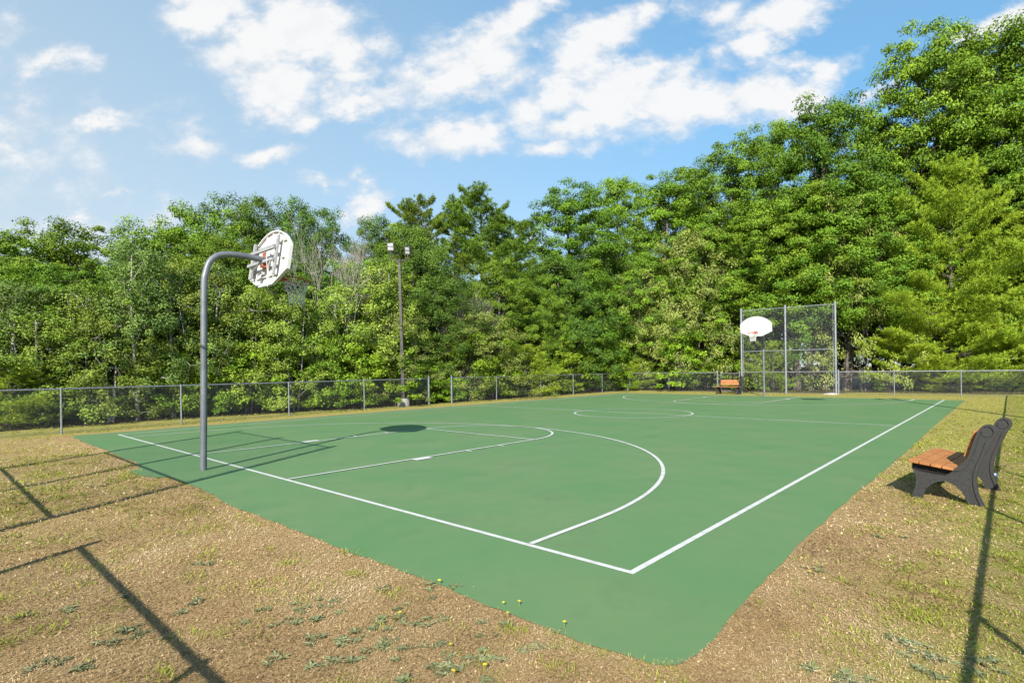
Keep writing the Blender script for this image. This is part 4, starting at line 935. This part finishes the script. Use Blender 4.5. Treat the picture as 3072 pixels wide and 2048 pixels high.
ANCH = [(-150, 'outside the left edge'), (-40, 'just past the left edge'), (20, 'at the far left edge'), (110, 'left of the first visible left-fence post'), (180, 'directly behind the first visible left-fence post'), (225, 'a little right of the first left-fence post'), (270, 'well right of the first left-fence post'), (330, 'midway between the first two left-fence posts'), (405, 'left of the near hoop pole, where the skyline dips'), (450, 'some way left of the near hoop pole'), (490, 'right of the skyline dip at left'), (525, 'just left of the near hoop pole'),
        (595, 'behind the near hoop pole'), (620, 'just behind the bend of the near hoop pole'), (650, 'just right of the near hoop pole'), (690, 'left of the near backboard'), (745, 'behind the left half of the near backboard'), (765, 'below the near backboard'), (820, 'behind the near backboard'), (865, 'right of the near backboard top'), (885, 'below the near rim'), (930, 'right of the near net'), (960, 'above right of the near rim'), (985, 'between the near hoop and the floodlight mast'), (1020, 'halfway from the near rim to the floodlight mast'), (1080, 'left of the floodlight mast'), (1135, 'close left of the floodlight mast'), (1165, 'touching the floodlight mast on its left'), (1205, 'behind the floodlights'), (1240, 'right of the floodlight mast'), (1268, 'first right of the floodlights'), (1320, 'above the fence gap'), (1335, 'beyond the fence gap'), (1367, 'second right of the floodlights'), (1395, 'above the first panel right of the fence gap'), (1440, 'third right of the floodlights'), (1480, 'behind the second post right of the fence gap'), (1500, 'left of the skyline notch'), (1530, 'at the left side of the skyline notch'), (1575, 'left of the third post of the far left fence'), (1600, 'in the skyline notch'), (1650, 'right below the skyline notch'), (1680, 'right of the skyline notch, low'), (1690, 'just right of the skyline notch'), (1725, 'first big one right of the skyline notch'),
        (1755, 'behind the middle of the long left fence'), (1790, 'near the far left corner of the court'), (1830, 'left of the far fence corner'), (1850, 'above the far fence corner'), (1870, 'over the far fence corner'), (1925, 'right of the far fence corner'), (1960, 'left of the far bench'), (1975, 'second right of the skyline notch'), (2050, 'a little left of the far bench'), (2090, 'above left of the far bench'), (2120, 'close behind the far bench'), (2160, 'above the far bench'), (2200, 'left of the far backboard'), (2215, 'high above the far backboard'), (2290, 'behind the far backboard'), (2320, 'below the far backboard'), (2335, 'behind the middle of the backstop'), (2390, 'above the backstop'), (2425, 'right half of the backstop'), (2475, 'above the right backstop post'), (2480, 'behind the right backstop post'), (2540, 'just right of the backstop'), (2590, 'right of the backstop'), (2620, 'right of the backstop, two widths away'), (2640, 'left of the first right-hand fence post'), (2660, 'above the first right-hand fence post'), (2680, 'at the first right-hand fence post'), (2760, 'between the two right-hand fence posts'), (2800, 'at the left flank of the tallest trees'), (2840, 'left of the second right-hand fence post'), (2860, 'the largest pine at right'), (2900, 'at the second right-hand fence post'), (2925, 'in the middle of the tallest trees'), (2950, 'above the largest pine'), (2970, 'right of the second right-hand fence post'), (3000, 'above the near bench'), (3020, 'behind the largest pine'), (3060, 'at the right edge'), (3180, 'past the right edge'), (3230, 'beyond the right edge')]
ROW = {'b': 'back row', 'm': 'middle row', 'f': 'front row'}
TREES = [
 ('b', 'maple', 20, -29.1, -0.91, 7.31, 8, 0),
 ('b', 'maple', 225, -27.24, 1.07, 7.77, 7, 1),
 ('b', 'aspen', 405, -22.48, 2.1, 6.67, 3.2, 0),
 ('b', 'maple', 490, -27.4, 4.39, 8.37, 7, 2),
 ('b', 'maple', 620, -26.95, 6.12, 9.46, 7, 0),
 ('b', 'oak', 745, -25.52, 7.53, 10.09, 6, 0),
 ('b', 'oak', 865, -26.05, 9.79, 10.64, 6, 1),
 ('b', 'oak', 960, -27.65, 12.46, 10.82, 6, 0),
 ('b', 'dead', 985, -20.64, 9.06, 8.58, 4, 0),
 ('b', 'dead', 1075, -22.71, 11.9, 9.17, 2.4, 1),
 ('b', 'oak', 1130, -26.05, 15.24, 10.66, 6, 1),
 ('b', 'maple', 1205, -24.15, 15.67, 9.8, 6, 1),
 ('b', 'pine', 1262, -25.55, 18.17, 12.57, 6.5, 0),
 ('b', 'pine', 1372, -24.37, 20.23, 12.51, 7, 1),
 ('b', 'pine', 1446, -24.05, 22.15, 13.43, 8.5, 2),
 ('b', 'pine', 1535, -23.05, 24.0, 11.99, 7.5, 0),
 ('b', 'maple', 1612, -21.54, 24.92, 8.5, 3.6, 2),
 ('b', 'maple', 1725, -21.42, 29.08, 14.57, 8.5, 3),
 ('b', 'maple', 1862, -22.88, 37.85, 17.71, 7, 1),
 ('b', 'maple', 1985, -17.74, 35.32, 15.99, 8.5, 2),
 ('b', 'maple', 2100, -16.5, 39.48, 17.8, 7, 0),
 ('b', 'maple', 2210, -12.23, 35.79, 17.14, 8, 3),
 ('b', 'maple', 2335, -10.68, 39.93, 19.27, 7.5, 1),
 ('b', 'maple', 2470, -6.8, 35.97, 18.19, 8.5, 2),
 ('b', 'maple', 2625, -4.81, 41.3, 18.72, 7.5, 0),
 ('b', 'maple', 2800, -1.52, 40.33, 22.41, 9, 3),
 ('b', 'maple', 2935, 0.61, 42.17, 21.84, 9, 1),
 ('b', 'maple', 3070, 2.68, 40.0, 21.49, 9, 2),
 ('b', 'maple', 3230, 4.92, 41.03, 21.02, 9, 0),
 ('b', 'maple', -150, -28.2, -2.61, 7.26, 8, 3),
 ('m', 'maple', -40, -23.77, -1.89, 5.34, 5, 1),
 ('m', 'aspen', 20, -21.66, -1.58, 4.77, 2.6, 1),
 ('m', 'birch', 110, -21.25, -0.9, 3.5, 4, 0),
 ('m', 'maple', 175, -23.54, -0.02, 5.55, 5, 3),
 ('m', 'aspen', 170, -21.61, -0.34, 4.57, 2.6, 2),
 ('m', 'birch', 265, -20.9, 0.39, 4.57, 3.6, 1),
 ('m', 'birch', 330, -20.34, 0.88, 3.65, 3.4, 2),
 ('m', 'aspen', 412, -20.23, 1.64, 6.06, 2.8, 0),
 ('m', 'maple', 445, -23.54, 2.81, 6.05, 5, 0),
 ('m', 'aspen', 520, -20.48, 2.81, 5.74, 3, 1),
 ('m', 'birch', 590, -20.88, 3.72, 5.67, 3.6, 0),
 ('m', 'aspen', 650, -20.23, 4.2, 5.77, 2.8, 2),
 ('m', 'maple', 690, -22.53, 5.55, 7.27, 5, 2),
 ('m', 'birch', 745, -20.38, 5.44, 5.02, 4, 1),
 ('m', 'maple', 820, -21.77, 7.07, 6.66, 5, 3),
 ('m', 'birch', 885, -19.43, 6.91, 4.53, 3.4, 2),
 ('m', 'oak', 900, -23.08, 8.95, 7.6, 5, 1),
 ('m', 'birch', 1020, -20.15, 9.35, 5.4, 4, 0),
 ('m', 'maple', 1075, -21.4, 11.07, 6.69, 5, 1),
 ('m', 'birch', 1140, -20.23, 11.52, 6.75, 5, 1),
 ('m', 'oak', 1230, -22.45, 14.98, 9.18, 6, 0),
 ('m', 'willow', 1175, -19.39, 11.6, 4.13, 4, 0),
 ('m', 'aspen', 1330, -22.23, 17.2, 9.14, 3.5, 0),
 ('m', 'oak', 1330, -20.7, 15.89, 6.49, 6, 1),
 ('m', 'dead', 1395, -20.16, 17.0, 6.37, 2.6, 0),
 ('m', 'maple', 1500, -21.05, 20.73, 8.09, 6, 0),
 ('m', 'willow', 1450, -19.34, 17.6, 4.5, 6, 1),
 ('m', 'maple', 1600, -20.68, 23.47, 7.33, 5, 3),
 ('m', 'oak', 1690, -20.36, 26.26, 9.19, 7, 0),
 ('m', 'maple', 1750, -20.23, 28.44, 8.77, 7, 1),
 ('m', 'willow', 1870, -19.18, 32.07, 8.36, 6, 0),
 ('m', 'oak', 1830, -20.36, 32.13, 11.29, 8, 1),
 ('m', 'maple', 1960, -17.48, 33.48, 10.04, 7, 2),
 ('m', 'willow', 2085, -14.0, 32.86, 10.8, 7, 1),
 ('m', 'maple', 2160, -13.0, 34.73, 12.36, 7, 3),
 ('m', 'highmaple', 2290, -10.01, 34.48, 12.15, 7, 0),
 ('m', 'highmaple', 2390, -8.19, 35.27, 12.37, 8, 1),
 ('m', 'highmaple', 2430, -7.29, 34.79, 12.91, 7, 1),
 ('m', 'highmaple', 2540, -5.42, 35.61, 12.67, 8, 0),
 ('m', 'willow', 2590, -4.49, 35.36, 11.79, 5, 1),
 ('m', 'highmaple', 2660, -3.38, 35.87, 11.45, 6, 2),
 ('m', 'softpine', 2860, -0.26, 36.07, 12.71, 9, 0),
 ('m', 'softpine', 3020, 1.97, 37.83, 9.97, 8, 1),
 ('m', 'softpine', 2760, -1.82, 36.44, 8.1, 7, 1),
 ('m', 'softpine', 3180, 4.1, 37.9, 10.27, 8, 0),
 ('m', 'maple', 2950, 0.93, 39.6, 15.73, 8, 0),
 ('f', 'pine_sapling', 30, -20.45, -1.61, 2.07, 3.5, 0),
 ('f', 'shrub', -60, -22.83, -2.12, 2.34, 3.4, 0),
 ('f', 'shrub', 120, -22.17, -0.7, 1.77, 2.6, 1),
 ('f', 'shrub', 210, -21.84, 0.05, 1.3, 2.2, 2),
 ('f', 'shrub', 290, -21.98, 0.82, 1.16, 2.4, 0),
 ('f', 'shrub', 370, -21.37, 1.48, 1.51, 3, 1),
 ('f', 'shrub', 450, -21.44, 2.32, 1.24, 2.6, 2),
 ('f', 'shrub', 520, -21.04, 2.98, 2.35, 2.8, 0),
 ('f', 'shrub', 610, -20.77, 3.92, 2.99, 3.2, 1),
 ('f', 'shrub', 690, -20.53, 4.8, 2.1, 3, 2),
 ('f', 'shrub', 760, -20.47, 5.67, 2.77, 3.2, 0),
 ('f', 'shrub', 840, -20.35, 6.71, 1.55, 2.6, 1),
 ('f', 'shrub', 930, -19.64, 7.66, 2.65, 3.4, 2),
 ('f', 'shrub', 1010, -19.53, 8.83, 3.25, 3.6, 0),
 ('f', 'shrub', 1085, -19.36, 9.96, 2.39, 3, 1),
 ('f', 'shrub', 1160, -19.56, 11.43, 3.04, 3.8, 2),
 ('f', 'shrub', 1240, -19.37, 12.84, 2.1, 3.4, 0),
 ('f', 'shrub', 1320, -19.48, 14.62, 1.77, 3.6, 1),
 ('f', 'shrub', 1400, -19.57, 16.57, 3.56, 4.4, 2),
 ('f', 'pine_sapling', 1575, -18.95, 20.65, 2.9, 4.6, 0),
 ('f', 'shrub', 1480, -19.41, 18.47, 2.12, 3.6, 0),
 ('f', 'pine_sapling', 1680, -18.88, 23.94, 2.13, 3.8, 1),
 ('f', 'shrub', 1650, -19.75, 24.02, 3.43, 5, 1),
 ('f', 'shrub', 1760, -19.65, 28.0, 3.78, 5, 2),
 ('f', 'pine_sapling', 1850, -18.92, 30.72, 2.64, 5, 0),
 ('f', 'shrub', 1790, -19.29, 28.7, 1.46, 4, 0),
 ('f', 'pine_sapling', 1925, -17.35, 31.51, 2.12, 4, 1),
 ('f', 'shrub', 2050, -14.6, 32.33, 3.68, 5, 2),
 ('f', 'shrub', 2120, -13.07, 32.61, 2.03, 4, 0),
 ('f', 'shrub', 2200, -11.75, 33.86, 2.46, 3.4, 1),
 ('f', 'pine_sapling', 2320, -9.09, 33.5, 3.02, 3.6, 1),
 ('f', 'shrub', 2640, -3.65, 35.44, 0.64, 2.4, 2),
 ('f', 'shrub', 2760, -1.83, 36.57, 0.62, 2.6, 1),
 ('f', 'pine_sapling', 2840, -0.53, 35.65, 1.78, 4, 0),
 ('f', 'shrub', 2900, 0.22, 38.24, 0.59, 3, 2),
 ('f', 'shrub', 2970, 1.26, 37.95, 0.79, 2.8, 0),
 ('f', 'pine_sapling', 3000, 1.7, 37.1, 1.55, 3.6, 1),
 ('f', 'shrub', 3060, 2.52, 37.65, 0.7, 2.8, 1),
]
seen = {}
for i, (row, kind, px, x, y, hgt, wd, v) in enumerate(TREES):
    cr, tk, H0, W0 = proto(kind, v, hgt)
    nm, cat, ds = DESC[kind]
    t = empty(nm, (x, y, 0), rr_.uniform(0, 6.28))
    s = hgt / H0; w = wd / W0
    w = max(min(w, s * 1.5), s * .55)
    t.scale = (w, w, s)
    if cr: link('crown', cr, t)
    link('trunk' if cr else 'bare_branches', tk, t)
    an = min(ANCH, key=lambda a: abs(a[0] - px))[1]
    lb = '%s, %s, %s' % (ds, ROW[row], an)
    if lb in seen: print('DUP', lb)
    seen[lb] = 1
    tag(t, lb, cat, {'shrub': 'shrubs growing along the fences', 'pine_sapling': 'young pines along the fences'}.get(kind, 'trees of the wood round the court'))
# the deep wood behind them: nobody could count it
rs = np.random.RandomState(77); Cc, Rd = [], []
PL = [(-32, -14), (-31, -2), (-31, 8), (-30, 18), (-28, 30), (-24, 41), (-12, 43), (0, 44.5), (12, 44)]
HH = [6, 6.2, 8.0, 8.4, 8.6, 12, 13.5, 16, 16]
acc_ = 0
for k_ in range(len(PL) - 1):
    a, c = np.array(PL[k_]), np.array(PL[k_ + 1]); L_ = np.linalg.norm(c - a); n_ = int(L_ * (34 if k_ < 4 else 90))
    u = rs.rand(n_); hh = HH[k_] + (HH[k_ + 1] - HH[k_]) * u; z = hh * (rs.rand(n_) ** .8) * (.85 + .25 * vnoise(u * L_ + k_ * 13, 0 * u, .5))
    p = a + (c - a) * u[:, None] + rs.randn(n_, 2) * .8; Cc.append(np.stack([p[:, 0], p[:, 1], z + .3], 1)); Rd.append(.6 + rs.rand(n_) * .5)
Cc = np.concatenate(Cc); Rd = np.concatenate(Rd)
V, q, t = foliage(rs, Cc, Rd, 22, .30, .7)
tag(link('woodland', newmesh('woodland', V, quads=q, mat=M_OAK, tint=t)), kind='stuff')
